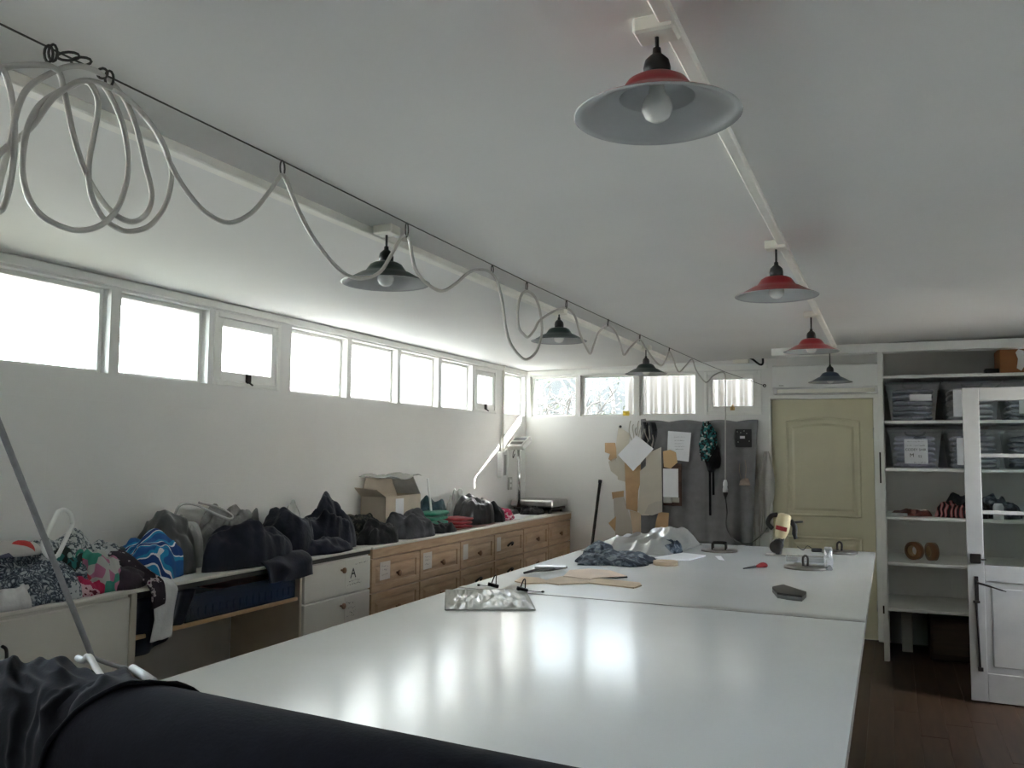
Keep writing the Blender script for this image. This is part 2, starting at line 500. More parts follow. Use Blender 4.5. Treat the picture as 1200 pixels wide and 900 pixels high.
M['redc'] = fabric('red cloth', (.30, .03, .035), var=.35)
M['pink'] = pattern('pink and magenta print', [(.35, .02, .07), (.62, .42, .46), (.12, .015, .03)], 26, 'noise', pos=[0, .52, .62])
M['bluegrey'] = pattern('marled blue grey cloth', [(.045, .055, .075), (.11, .135, .17), (.23, .26, .29)], 22, 'noise', pos=[0, .48, .58])
M['white_c'] = fabric('white cloth', (.62, .62, .63), var=.1)
M['brownc'] = fabric('brown red cloth', (.16, .05, .04), var=.4)
M['tape'] = mat('brown parcel tape', (.22, .10, .04), rough=.3, var=.15)
M['beige'] = mat('cream enamel', (.68, .58, .36), rough=.35, var=.04)
M['red_en'] = mat('red enamel', (.30, .018, .025), rough=.3)
M['green_en'] = mat('dark green enamel', (.018, .04, .035), rough=.3)
M['blue_en'] = mat('dark blue enamel', (.03, .048, .085), rough=.3)
M['white_en'] = mat('white enamel inner', (.50, .51, .52), rough=.22)
M['bulb'] = mat('opal bulb', (.80, .79, .76), rough=.25)
M['crate_blue'] = film('blue tinted plastic', (.02, .05, .13), clear=.15, gloss=.1, trans=.4)
M['orange'] = mat('brown printed carton', (.30, .12, .04), rough=.6, var=.15)
M['yellow'] = mat('yellow plastic', (.85, .62, .05), rough=.4)
M['grass'] = mat('grass', (.135, .132, .105), rough=.9, var=.3, vs=3, bump=.5)
M['bark'] = mat('pale bark', (.12, .11, .10), rough=.9, var=.25)
M['leaf'] = mat('pale leaves', (.10, .11, .075), rough=.7, var=.3)
M['soffit'] = mat('white soffit', (.75, .75, .73), rough=.6)
M['fence'] = film('corrugated fibreglass', (.135, .122, .105), clear=.0, gloss=.03, noise_scale=3, trans=.45)

# ------------------------------------------------------------------ setting
XL, XR, YB, YF = -3.37, 1.30, 8.20, -2.60
CE = lambda x: 2.395 + .02 * (x - XL)
ZS, ZH = 1.935, 2.338
S = 'structure'
WT = .16

fl = MB().box(XL - .2, XR + 1.3, YF - .2, YB + .2, -.06, -.02)
floor = mk('floor', fl, M['dark_gap'], label='dark brown wooden floor of the workroom', kind=S)
nb = 0
x = XL
bw = .14
proto_b = None
while x < XR - .01:                                          # boards run away from the camera
    x1 = min(x + bw, XR)
    y = YF - R.uniform(0, 1.5)
    while y < YB:
        y1 = y + R.uniform(1.6, 2.6)
        b = MB().box(x + .0005, x1 - .0005, max(y, YF) + .001, min(y1, YB) - .001, -.02, R.uniform(-.0006, 0), b=.001)
        mk('floorboard', b, M['floor'], parent=floor)
        y = y1
    x = x1

# ceiling
z0, z1 = CE(XL - .2), CE(XR + .1)
mk('ceiling', MB().add([(XL - .2, YF - .2, z0), (XR + .1, YF - .2, z1), (XR + .1, YB + .2, z1), (XL - .2, YB + .2, z0),
                        (XL - .2, YF - .2, z0 + .1), (XR + .1, YF - .2, z1 + .1), (XR + .1, YB + .2, z1 + .1), (XL - .2, YB + .2, z0 + .1)],
                       [(0, 3, 2, 1), (4, 5, 6, 7), (0, 1, 5, 4), (2, 3, 7, 6), (1, 2, 6, 5), (3, 0, 4, 7)]), M['ceil'],
   label='plain off-white sloping ceiling', kind=S)

# left wall with its strip of window openings
LW = [(2.40, 3.028), (3.088, 3.683), (3.722, 4.290), (4.397, 5.006), (5.058, 5.67), (5.72, 6.32), (6.379, 6.958), (7.005, 7.465), (7.672, YB - .02)]
y = 2.34
while y > YF + .7:
    LW.insert(0, (y - .61, y)); y -= .66
posts = []
prev = YF - .16
for a, b in LW:
    posts.append((prev, a)); prev = b
posts.append((prev, YB + .16))
mb = MB().box(XL - WT, XL, YF - WT, YB + WT, 0, ZS).box(XL - WT, XL, YF - WT, YB + WT, ZH, CE(XL) + .06)
for a, b in posts:
    mb.box(XL - WT, XL, a, b, ZS, ZH)
mk('wall_left', mb, M['wall'], label='white painted wall under the long strip of windows', kind=S)

# back wall with four windows and the doorway
BW = [(-3.325, -2.838), (-2.79, -2.243), (-2.193, -1.645), (-1.572, -1.056)]
DX0, DX1, DZ = -.985, -.105, 2.075
mb = MB().box(XL, DX0, YB, YB + WT, 0, ZS).box(XL, DX0, YB, YB + WT, ZH, 2.5).box(DX0, XR + .1, YB, YB + WT, DZ, 2.5).box(DX1, XR + .1, YB, YB + WT, 0, DZ).box(DX0, DX1, YB + .06, YB + WT, 0, DZ)  # last box added behind the door leaf to stop daylight leaks
prev = XL
for a, b in BW + [(DX0, DX0)]:
    mb.box(prev, a, YB, YB + WT, ZS, ZH); prev = b
mk('wall_back', mb, M['wall'], label='white painted end wall with windows and green door', kind=S)
# right wall with a doorway, wall behind the viewer
mb = MB().box(XR, XR + .12, YF - WT, 5.55, 0, 2.52).box(XR, XR + .12, 6.42, YB + WT, 0, 2.52).box(XR, XR + .12, 5.55, 6.42, 2.06, 2.52)
mb.box(XR + 1.1, XR + 1.2, 5.3, 6.7, 2.1, 2.3).box(XR + 1.1, XR + 1.2, 5.3, 6.7, -.02, 1.2).box(XR + 1.1, XR + 1.2, 5.3, 5.5, 1.2, 2.1).box(XR + 1.1, XR + 1.2, 6.2, 6.7, 1.2, 2.1).box(XR + .12, XR + 1.1, 5.3, 5.4, -.02, 2.3).box(XR + .12, XR + 1.1, 6.6, 6.7, -.02, 2.3).box(XR + .12, XR + 1.1, 5.3, 6.7, 2.3, 2.36)  # unseen passage with an outer opening added to brighten the room's right side
mk('wall_right', mb, M['wall'], label='white wall on the right with a doorway', kind=S)
mk('wall_front', MB().box(XL, XR, YF - WT, YF, 0, 2.52), M['wall'], label='white wall behind the viewer', kind=S)

# beam over the cupboards and over the air conditioner
mk('trim_1', MB().box(-.875, XR, 7.45, 7.58, 2.385, CE(-.875) + .012, b=.004), M['trim'], label='white painted beam across the ceiling over the shelves', kind=S)
# head trim and cornice along the windows
mk('trim_2', MB().box(XL, XL + .018, YF, YB, ZH + .012, ZH + .05, b=.003), M['trim'], label='white head trim above the side windows', kind=S)
mk('trim_3', MB().box(XL + .02, -1.0, YB - .018, YB, ZH + .012, ZH + .05, b=.003), M['trim'], label='white head trim above the end windows', kind=S)

wi = 0
def window_left(a, b, kind):
    global wi
    wi += 1
    far = ('side window %s' % ('with clear glass showing the sky' if kind == 'clear' else 'with frosted glass'))
    t = thing('window_%d' % wi, (XL - .08, (a + b) / 2, ZS), 'narrow high ' + far, None, kind=S)
    if kind == 'casement':
        f = MB(); d = .028; x0, x1 = XL - .06, XL + .006
        for q in ((a, a + d, ZS, ZH), (b - d, b, ZS, ZH), (a + d, b - d, ZS, ZS + d), (a + d, b - d, ZH - d, ZH)):
            f.box(x0, x1, *q, b=.003)
        mk('frame', f, M['trim'], t)
        s_ = MB(); a2, b2, c, e = a + .0285, b - .0285, ZS + .0285, ZH - .0285; d = .045; x0, x1 = XL - .04, XL - .004
        for q in ((a2, a2 + d, c, e), (b2 - d, b2, c, e), (a2 + d, b2 - d, c, c + .05), (a2 + d, b2 - d, e - d, e)):
            s_.box(x0, x1, *q, b=.003)
        sh = mk('sash', s_, M['trim'], t)
        mk('pane', MB().box(XL - .026, XL - .022, a2 + d, b2 - d, c + .05, e - d), M['frost'], sh)
        ym = (a + b) / 2
        l_ = MB().box(XL - .004, XL + .012, ym - .018, ym + .018, ZS + .022, ZS + .075, b=.003).cyl((XL + .006, ym, ZS + .03), (XL + .03, ym + .01, ZS + .012), .005, 8)
        mk('latch', l_, M['iron'], sh)
    else:
        f = MB(); d = .022; x0, x1 = XL - .10, XL - .05
        for q in ((a, a + d, ZS, ZH), (b - d, b, ZS, ZH), (a + d, b - d, ZS, ZS + d * .8), (a + d, b - d, ZH - d, ZH)):
            f.box(x0, x1, *q, b=.003)
        mk('frame', f, M['trim'], t)
        mk('pane', MB().box(XL - .078, XL - .074, a + d, b - d, ZS + d * .8, ZH - d), M['glass'] if kind == 'clear' else M['frost'], t)
        if kind == 'torn':
            pass
    return t
for a, b in LW:
    k = 'frost'
    if a < 3.0: k = 'clear'
    if abs(a - 3.088) < .01: k = 'clear'
    if abs(a - 3.722) < .01 or abs(a - 7.005) < .01: k = 'casement'
    t = window_left(a, b, k)
    if abs(a - 3.088) < .01:                     # what is left of a torn frosting film
        pts = [(146, 442), (142, 399), (150, 404), (158, 401), (163, 396), (172, 388), (183, 385), (187, 391), (196, 398), (197, 411), (203, 427), (211, 438), (213, 445)]
        poly = []
        for px, py in pts:
            p = at(px, py, 0, XL - .072)
            poly.append((min(max(p.y, a + .024), b - .024), max(p.z, ZS + .019)))
        mk('torn_film', MB().prism(poly, 0, XL - .0735, XL - .0715), M['frost'], t, label='torn remnant of frosting film on clear glass')
for i, (a, b) in enumerate(BW):
    wi += 1
    t = thing('window_%d' % wi, ((a + b) / 2, YB + .08, ZS), ['leftmost end window looking on bare shrub branches', 'end window with shrub branches and a strip of ribbed fence',
              'end window filled with ribbed pale fence', 'opening end window beside the green door with brass latch'][i], None, kind=S)
    if i == 3:
        f = MB(); d = .03
        for q in ((a, a + d, ZS, ZH), (b - d, b, ZS, ZH), (a + d, b - d, ZS, ZS + d), (a + d, b - d, ZH - d, ZH)):
            f.box(q[0], q[1], YB - .008, YB + .06, q[2], q[3], b=.003)
        mk('frame', f, M['trim'], t)
        s_ = MB(); a2, b2, c, e = a + .0285, b - .0285, ZS + .0285, ZH - .0285; d = .045
        for q in ((a2, a2 + d, c, e), (b2 - d, b2, c, e), (a2 + d, b2 - d, c, c + .05), (a2 + d, b2 - d, e - d, e)):
            s_.box(q[0], q[1], YB + .004, YB + .04, q[2], q[3], b=.003)
        sh = mk('sash', s_, M['trim'], t)
        mk('pane', MB().box(a2 + d, b2 - d, YB + .022, YB + .026, c + .05, e - d), M['glass'], sh)
        xm = (a + b) / 2 - .0
        mk('latch', MB().box(xm - .02, xm + .02, YB - .012, YB + .004, ZS + .04, ZS + .075, b=.003).cyl((xm, YB - .008, ZS + .05), (xm + .005, YB - .03, ZS + .09), .006, 8),
           mat('old brass', (.45, .30, .12), rough=.35, metal=1), sh)
    else:
        f = MB(); d = .02
        for q in ((a, a + d, ZS, ZH), (b - d, b, ZS, ZH), (a + d, b - d, ZS, ZS + d * .8), (a + d, b - d, ZH - d, ZH)):
            f.box(q[0], q[1], YB + .05, YB + .10, q[2], q[3], b=.003)
        mk('frame', f, M['trim'], t)
        mk('pane', MB().box(a + d, b - d, YB + .074, YB + .078, ZS + d * .8, ZH - d), M['glass'], t)

# green door, its casing
t = thing('door_1', ((DX0 + DX1) / 2, YB, 0), 'sage green panelled door with an arched top panel', None, kind=S)
CW = .05
mk('casing', MB().box(DX0 - .005, DX0 + .012, YB - .02, YB + .1, 0, DZ, b=.003).box(DX1 - .012, DX1 + .045, YB - .02, YB + .1, 0, DZ, b=.003).box(DX0 - .005, DX1 + .045, YB - .022, YB + .1, DZ - .004, DZ + .03, b=.003), M['trim'], t)
dx0, dx1 = DX0 + .016, DX1 - .016
lf = MB().box(dx0, dx1, YB + .012, YB + .05, .008, DZ - .008, b=.003)
leaf = mk('door_leaf', lf, M['door'], t)
def panel_ring(x0, x1, z0, z1, arch, mbx):
    N = 14
    out = [(x0, z0), (x1, z0), (x1, z1)]
    top = [(x1 + (x0 - x1) * i / N, z1 + arch * (1 - (2 * i / N - 1) ** 2)) for i in range(N + 1)]
    loop = [(x0, z0), (x1, z0)] + top
    cx, cz = (x0 + x1) / 2, (z0 + z1) / 2
    def inset(k): return [(cx + (px - cx) * (1 - k / (x1 - x0) * 2), cz + (pz - cz) * (1 - k / (z1 - z0) * 2)) for px, pz in loop]
    rings = [(inset(0), .0), (inset(.012), -.012), (inset(.03), -.004), (inset(.055), -.004), (inset(.075), -.014)]
    b0 = len(mbx.v)
    for rg, dy in rings:
        for px, pz in rg: mbx.v.append(Vector((px, YB + .0125 + dy, pz)))
    n = len(loop)
    for i in range(len(rings) - 1):
        for k in range(n):
            mbx.f.append([b0 + i * n + k, b0 + i * n + (k + 1) % n, b0 + (i + 1) * n + (k + 1) % n, b0 + (i + 1) * n + k]); mbx.mi.append(0); mbx.sm.append(False)
    mbx.f.append([b0 + (len(rings) - 1) * n + k for k in range(n)]); mbx.mi.append(0); mbx.sm.append(False)
pm = MB(); panel_ring(-.85, -.225, 1.03, 1.875, .035, pm); mk('panel', pm, M['door'], leaf)
pm = MB(); panel_ring(-.85, -.225, .22, .86, 0, pm); mk('panel', pm, M['door'], leaf)
for z in (.25, 1.72):
    mk('hinge', MB().cyl((dx1 + .004, YB + .004, z), (dx1 + .004, YB + .004, z + .09), .008, 8), M['steel'], leaf)

# ------------------------------------------------------------------ outside
mk('ground', MB().box(-16, 10, -8, 22, -.5, -.35), M['grass'], label='grass outside the windows', kind=S)
mk('roof_eave', MB().box(XL - .75, XL - WT, YF - .6, YB + .62, 2.42, 2.50).box(XL - WT, XR + .7, YB + WT, YB + .65, 2.40, 2.48).box(XR + .12, XR + .75, YF - .6, YB + .62, 2.44, 2.50), M['soffit'], label='white eave outside over the windows', kind=S)  # end eave sized to pass a thin sun strip, right one added against sun
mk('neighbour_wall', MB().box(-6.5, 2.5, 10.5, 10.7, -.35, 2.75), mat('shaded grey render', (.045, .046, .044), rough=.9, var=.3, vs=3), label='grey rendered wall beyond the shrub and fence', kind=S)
fx0 = -2.64
fn_ = thing('corrugated_fence', (-1.2, 9.3, -.35), 'pale ribbed fibreglass fence outside the end windows', 'fence')
k = 0
x = fx0
while x < 1.4:
    x1 = x + (.235 if x == fx0 else .75)
    fh = 2.80 if x == fx0 else 3.16  # sheets past the first raised above sight to block extra sun strips
    mk('ribbed_sheet', MB().grid(lambda u, v, x=x, x1=x1, fh=fh: (x + (x1 + .03 - x) * u, 9.3 + .022 * sin((x + (x1 - x) * u) * 2 * pi / .118) - (.006 if int(x * 10) % 2 else 0), -.35 + fh * v), 64, 1), M['fence'], fn_, solid=.003)
    x = x1
mk('rail', MB().box(fx0, 1.4, 9.34, 9.39, .4, .47).box(fx0, 1.4, 9.34, 9.39, 1.5, 1.57), M['bark'], fn_)
sh = thing('bare_shrub', (-3.5, 9.5, -.35), 'tangled pale bare shrub outside the leftmost end windows', 'shrub')
mb = MB(); rr = random.Random(3)
for i in range(7):
    x0 = -4.5 + i * .32
    mb.tube(smooth_path([(x0, 9.5 + rr.uniform(-.2, .2), -.35), (x0 + rr.uniform(-.1, .1), 9.5, .8), (x0 + rr.uniform(-.2, .2), 9.4, 1.7), (x0 + rr.uniform(-.3, .3), 9.4, 2.4)], 5), [.035 - .0013 * j for j in range(16)], 6)
mk('stem', mb, M['bark'], sh)
mb = MB()
for i in range(430):
    p = Vector((rr.uniform(-4.7, -2.8), rr.uniform(8.95, 9.75), rr.uniform(1.2, 2.35)))
    d = Vector((rr.uniform(-1, 1), rr.uniform(-.4, .4), rr.uniform(-.4, 1.2))).normalized()
    L = rr.uniform(.2, .55); s1 = Vector((rr.uniform(-.1, .1), rr.uniform(-.1, .1), rr.uniform(-.1, .1)))
    q = [p, p + d * L * .5 + s1, p + d * L]
    if max(v.z for v in q) > 2.47: continue
    mb.tube(smooth_path(q, 3), rr.choice([.004, .006, .009]), 4, caps=False)
mk('twigs', mb, M['bark'], sh, kind='stuff')
mb = MB()
for i in range(900):
    p = Vector((rr.uniform(-4.7, -2.68), rr.uniform(9.0, 9.8), rr.uniform(1.2, 2.45)))
    e = Vector((rr.uniform(-1, 1), rr.uniform(-1, 1), rr.uniform(-1, 1))).normalized(); g = e.orthogonal().normalized()
    s_ = rr.uniform(.015, .035)
    mb.add([p - e * s_, p + g * s_ * .5, p + e * s_, p - g * s_ * .5], [(0, 1, 2, 3)])
mk('leaves', mb, M['leaf'], sh, kind='stuff')

# ------------------------------------------------------------------ pendant lamps and conduits
TR = -.385; TLX = -1.80
mk('conduit_track', MB().box(TR - .017, TR + .017, YF, 7.45, CE(TR) - .022, CE(TR) + .0005, b=.004), M['conduit'], label='cream conduit along the ceiling above the red lamps', cat='conduit')
mk('conduit_track', MB().box(TLX - .022, TLX + .022, YF, 7.7, CE(TLX) - .03, CE(TLX) + .0005, b=.004), M['conduit'], label='off-white conduit along the ceiling above the green lamps', cat='conduit')

def lamp(x, y, zrim, enamel, label, d=.167, warm=0):
    zc = CE(x)
    base = zc - .034
    t = thing('pendant_lamp', (x, y, zrim), label, 'lamp', 'pendant lamps with shallow metal shades')
    mk('mount_block', MB().box(x - .042, x + .042, y - .034, y + .034, base, zc + .0008, b=.005), M['cream'], t)
    ztop = zrim + .080
    zcap = ztop + .060
    mk('flex', MB().cyl((x, y, zcap - .004), (x, y, base + .002), .0045, 8), M['black'], t)
    mk('cap', MB().lathe([(.001, ztop - .004), (.027, ztop - .004), (.0275, ztop + .020), (.024, ztop + .034), (.014, ztop + .044), (.009, ztop + .048), (.008, zcap), (.001, zcap)], (x, y, 0), 20), M['black'], t)
    o = [(.030, .080), (.046, .077), (.060, .069), (.071, .053), (.079, .042), (.094, .037), (.128, .018), (.150, .006), (d - .002, .0015), (d, 0)]
    i = [(d, 0), (d - .003, -.002), (.149, .002), (.127, .014), (.094, .032), (.0765, .036), (.0745, .037), (.069, .050), (.058, .066), (.045, .073), (.001, .076)]
    prof = [(.001, .080)] + o + i[1:]
    mis = [0] * len(o) + [1] * (len(i) - 1)
    mk('shade', MB().lathe([(r, z + zrim) for r, z in prof], (x, y, 0), 48, mis=mis), [enamel, M['white_en']], t)
    b = [(.001, -.012), (.014, -.010), (.024, -.003), (.030, .010), (.031, .018), (.027, .032), (.018, .045), (.0145, .060), (.0145, .074)]
    mk('bulb', MB().lathe([(r, z + zrim) for r, z in b], (x, y, 0), 24), M['bulb'], t)
    return t
lamp(-.412, 1.685, 2.257, M['red_en'], 'red pendant lamp nearest the viewer, white inside and bulb seen from below')
lamp(-.409, 3.69, 2.227, M['red_en'], 'middle red pendant lamp, second in the right-hand row')
lamp(-.423, 5.63, 2.208, M['red_en'], 'farthest red pendant lamp, small, with its bulb peeping below')
lamp(-.416, 7.35, 2.150, M['blue_en'], 'dark blue pendant lamp hanging in front of the air conditioner')
lamp(-1.724, 2.803, 2.210, M['green_en'], 'dark green pendant lamp nearest, behind the looped white cable')
lamp(-1.776, 4.831, 2.235, M['green_en'], 'dark green pendant lamp in the middle of the left row')
lamp(-1.752, 6.759, 2.203, M['green_en'], 'dark green pendant lamp farthest, in front of the end windows')

# hanging wire with hooks, and the looped cable on it
WX = -1.53
def wp(px, py): return at(px, py, 0, WX)
wpts = [wp(-60, -1.3), wp(0, 28), wp(331.7, 189), wp(477, 261.5), wp(617, 330), wp(750, 392.3), wp(785, 408)]
e1 = at(850, 436, 1, 8.02); e2 = at(896, 452, 1, YB)
wt_ = mk('hanging_wire', MB().tube(wpts + [at(822, 424.5, 1, 7.75), e1, e2], .0021, 6), M['wire'], label='thin steel wire strung under the ceiling, holding the looped cable', cat='wire')
mk('eyelet', MB().tube([e2 + Vector((.012 * cos(a), -.006, .012 * sin(a))) for a in [k * pi / 5 for k in range(10)]], .004, 6, closed=True), M['iron'], wt_)
hk = [((331, 189), (331, 205)), ((477, 262), (476.5, 277)), ((577, 311.5), (577, 320)), ((617.5, 331), (617, 341)), ((664, 352.5), (663.5, 361)), ((713, 375), (712, 381.5)), ((750, 392.5), (749.5, 399)), ((784.5, 408), (784, 412.5))]
ch = 0
for (a, b) in hk:
    A, B = wp(*a), wp(*b); c = (A + B) / 2; h = max((A - B).length / 2, .012)
    pts = [c + Vector((0, .010 * cos(q) + (A - B).y / 2 * sin(q), h * 1.12 * sin(q))) for q in [2 * pi * k / 12 for k in range(12)]]
    mk('hook', MB().tube(pts, .0026, 5, closed=True), M['wire'], wt_)
for (px, py, rw, rh) in ((62, 62, 5, 10), (57, 63, 5, 10), (80, 66, 13, 5), (95, 72, 12, 5), (120, 86, 6, 6), (128, 92, 5, 9)):
    pts = [wp(px + rw * cos(q), py + rh * sin(q)) for q in [2 * pi * k / 12 for k in range(12)]]
    mk('hook', MB().tube(pts, .003, 5, closed=True), M['wire'], wt_)

P0 = [(-40, 140), (-25, 100), (-5, 84), (18, 77), (48, 76), (60, 78), (70, 86), (76, 110), (86, 158), (98, 196), (113, 226), (133, 250), (155, 260), (172, 250), (178, 228), (171, 195), (160, 150), (147, 118), (130, 96), (105, 80),
      (80, 78), (55, 88), (32, 104), (20, 130), (12, 165), (2, 205), (-8, 240), (-20, 250), (-30, 225), (-22, 160), (-8, 105), (0, 78), (10, 98), (16, 130), (17, 170), (12, 215), (2, 246), (-10, 240),
      (-6, 190), (8, 172), (22, 162), (40, 145), (62, 115), (85, 100), (100, 95), (110, 104), (115, 124), (110, 158), (104, 192), (106, 225), (118, 252), (135, 266), (152, 271), (176, 264), (194, 240), (201, 208), (196, 180), (183, 154), (160, 125), (138, 108),
      (118, 98), (95, 95), (68, 108), (45, 125), (31, 155), (26, 195), (32, 228), (46, 250), (68, 264), (93, 270), (118, 264), (137, 245), (148, 215), (150, 185), (146, 155), (138, 130), (128, 110), (122, 100), (135, 106),
      (152, 118), (172, 140), (188, 165), (200, 192), (216, 220), (240, 248), (268, 261), (294, 250), (313, 228), (327, 208), (331, 205), (336, 212), (347, 240), (365, 275), (388, 306), (408, 323), (428, 326), (446, 318), (460, 296), (470, 279), (476.5, 277),
      (480.5, 284), (483, 300), (488, 318), (500, 332), (517, 341), (533, 333), (550, 319), (565, 316), (576, 320), (583, 331), (589, 355), (592, 380), (598, 402), (609, 417), (618, 421), (629, 411), (635, 390), (633, 366), (627, 348), (617, 341), (610, 348), (606.5, 365), (608, 384), (614, 392), (619, 395),
      (626, 387), (632, 376), (645, 367), (658, 361.5), (666, 362), (674, 371), (680, 392), (687, 407), (692, 414.5), (696, 404), (702, 389), (712, 381.5), (721, 388), (728, 406), (731.5, 416), (739, 407), (749.5, 398), (757, 408), (766, 421), (775, 428.5), (781, 420), (784, 412), (788, 418), (795, 435.5), (803, 429), (811, 421)]
pts = []
for i, (px, py) in enumerate(P0):
    p = at(px, py, 0, WX + .02 * sin(i * 1.7) * (1 if px < 205 else .3)); pts.append(p)
q1 = [(815, 432, 7.72), (821, 442, 7.78), (828, 448, 7.84), (835, 441, 7.9), (842, 437, 7.97), (848, 436.5, 8.01), (850, 444, 8.03), (850, 480, 8.06), (850, 530, 8.08), (850, 562, 8.09)]
pts += [at(a, b, 1, c) for a, b, c in q1]
t = thing('extension_cable', pts[-1], 'grey-white cable looped along the wire, ending in a white socket', 'cable')
mk('cable', MB().tube(smooth_path(pts, 5), .0062, 8), M['cord'], t)
sp = at(850, 570, 1, 8.09)
mk('socket', MB().lathe([(.001, .06), (.012, .058), (.020, .035), (.022, .01), (.018, 0), (.024, -.025), (.024, -.052), (.001, -.054)], sp, 16), M['white_pl'], t)
sp2 = sp - Vector((0, 0, .054))
t2 = thing('black_power_lead', (-.9, 7.3, .9), 'black lead from the white socket to the cloth cutter', 'cable')
mk('plug', MB().lathe([(.001, .002), (.022, 0), (.021, -.02), (.010, -.04), (.006, -.06)], sp2, 14), M['black'], t2)
lead = [sp2 - Vector((0, 0, .04)), at(852, 600, 1, 8.07), at(851, 615, 1, 7.8), at(856, 628, 1, 7.5), at(868, 636, 1, 7.1), at(880, 636, 1, 6.8), at(893, 626, 1, 6.5), at(899, 619, 1, 6.3)]
mk('lead', MB().tube(smooth_path(lead, 6), .005, 6), M['black'], t2)

# surface wiring in the far corner and by the air conditioner
mk('corner_conduit', MB().tube(smooth_path([(XL + .03, 7.61, CE(XL) - .003), (XL + .012, 7.61, 2.36), (XL + .012, 7.61, 2.2), (XL + .012, 7.61, 1.9), (XL + .012, 7.61, 1.46)], 4), .011, 8), M['conduit'], label='thin vertical conduit beside the far side window', cat='conduit')
sb = thing('switch_box', (XL, 7.57, 1.33), 'white electrical switch box with cables on the wall', 'switch box')
mk('box', MB().box(XL + .001, XL + .06, 7.50, 7.60, 1.34, 1.58, b=.008), M['white_pl'], sb)
mk('cover_strip', MB().box(XL + .06, XL + .066, 7.525, 7.575, 1.36, 1.55, b=.002), M['grey_pl'], sb)
mk('lead', MB().tube(smooth_path([(XL + .03, 7.60, 1.58), (XL + .04, 7.66, 1.60), (XL + .03, 7.70, 1.5), (XL + .02, 7.70, 1.35)], 5), .008, 6), M['white_pl'], sb)
so = thing('wall_socket', (XL, 7.79, 1.2), 'grey socket outlet on the wall beside the scale', 'socket')
mk('plate', MB().box(XL + .0008, XL + .014, 7.75, 7.84, 1.215, 1.335, b=.003), M['grey_pl'], so)
mk('rocker', MB().box(XL + .014, XL + .020, 7.78, 7.81, 1.24, 1.27, b=.002).box(XL + .014, XL + .020, 7.78, 7.81, 1.285, 1.315, b=.002), M['white_pl'], so)
p = at(866, 417, 1, 8.1)
jb = thing('junction_box', (p.x, YB, 2.40), 'cream junction box under the ceiling beside the beam', 'junction box')
mk('box', MB().box(-1.30, -1.16, YB - .05, YB - .001, 2.405, 2.455, b=.004), M['cream'], jb)
mk('strip', MB().box(-1.75, -1.0, YB - .02, YB - .001, 2.385, 2.404, b=.003), M['white_pl'], jb)
mk('cable', MB().tube(smooth_path([at(870, 419, 1, YB - .05), at(880, 420, 1, YB - .06), at(890, 427, 1, YB - .05), at(894, 425, 1, YB - .04), at(893, 412, 1, YB - .03)], 6), .010, 6), M['black'], jb)

# air conditioner above the door
ac = thing('air_conditioner', (-.5, YB, 2.09), 'white wall air conditioner above the green door', 'air conditioner')
mk('housing', MB().prism([(YB - .001, 2.11), (YB - .001, 2.36), (YB - .17, 2.36), (YB - .19, 2.345), (YB - .19, 2.16), (YB - .14, 2.115)], 0, -.935, -.075), M['white_pl'], ac)
mk('louvre', MB().box(-.90, -.10, YB - .175, YB - .15, 2.112, 2.150, b=.004), M['cream'], ac)
mk('badge', MB().box(-.88, -.84, YB - .1925, YB - .1895, 2.175, 2.183), M['grey_pl'], ac)

# ------------------------------------------------------------------ bench along the left wall
BX, BT = -2.885, 1.0
wk = thing('bench_worktop', (XL + .24, 4.6, .96), 'long pale worktop along the wall under the piled garments', 'worktop')
mk('top', MB().box(XL + .001, BX, 0.6, 4.585, .985, BT, b=.003).box(XL + .001, BX + .012, 4.587, YB - .002, .985, BT, b=.003), M['worktop'], wk)
mk('shadow_strip', MB().box(BX - .03, BX - .004, 2.80, 4.58, .962, .9848), M['dark_gap'], wk, label='dark strip drawn for the shadow under the worktop')  # dark strip painted in for the shadowed gap below the worktop
mk('fascia', MB().box(BX - .035, BX + .006, 4.592, YB - .003, .93, .9848, b=.002), M['pine'], wk, label='pine fascia strip under the worktop')

cb = thing('base_cabinet', (XL + .24, 1.8, 0), 'white base cabinet under the patterned fabric, dark bow handle on its door', 'cabinet')
mk('body', MB().box(XL + .002, BX - .022, 0.6, 2.79, .05, .984).box(XL + .002, BX - .06, .62, 2.77, 0, .05), M['lam'], cb)
for i, (a, b) in enumerate(((.61, 1.31), (1.315, 2.10), (2.105, 2.755))):
    d_ = mk('door', MB().box(BX - .021, BX - .003, a, b, .06, .972, b=.003), M['lam'], cb)
    yh = 2.19 if i == 2 else a + .06
    h_ = smooth_path([(BX - .003, yh, .885), (BX + .018, yh, .875), (BX + .022, yh, .84), (BX + .018, yh, .805), (BX - .003, yh, .795)], 5)
    mk('handle', MB().tube(h_, .006, 8), M['iron'], d_)
mk('end_panel', MB().box(BX - .021, BX + .001, 2.757, 2.79, .0, .984, b=.003), mat('beige edging', (.5, .46, .38), rough=.5), cb)

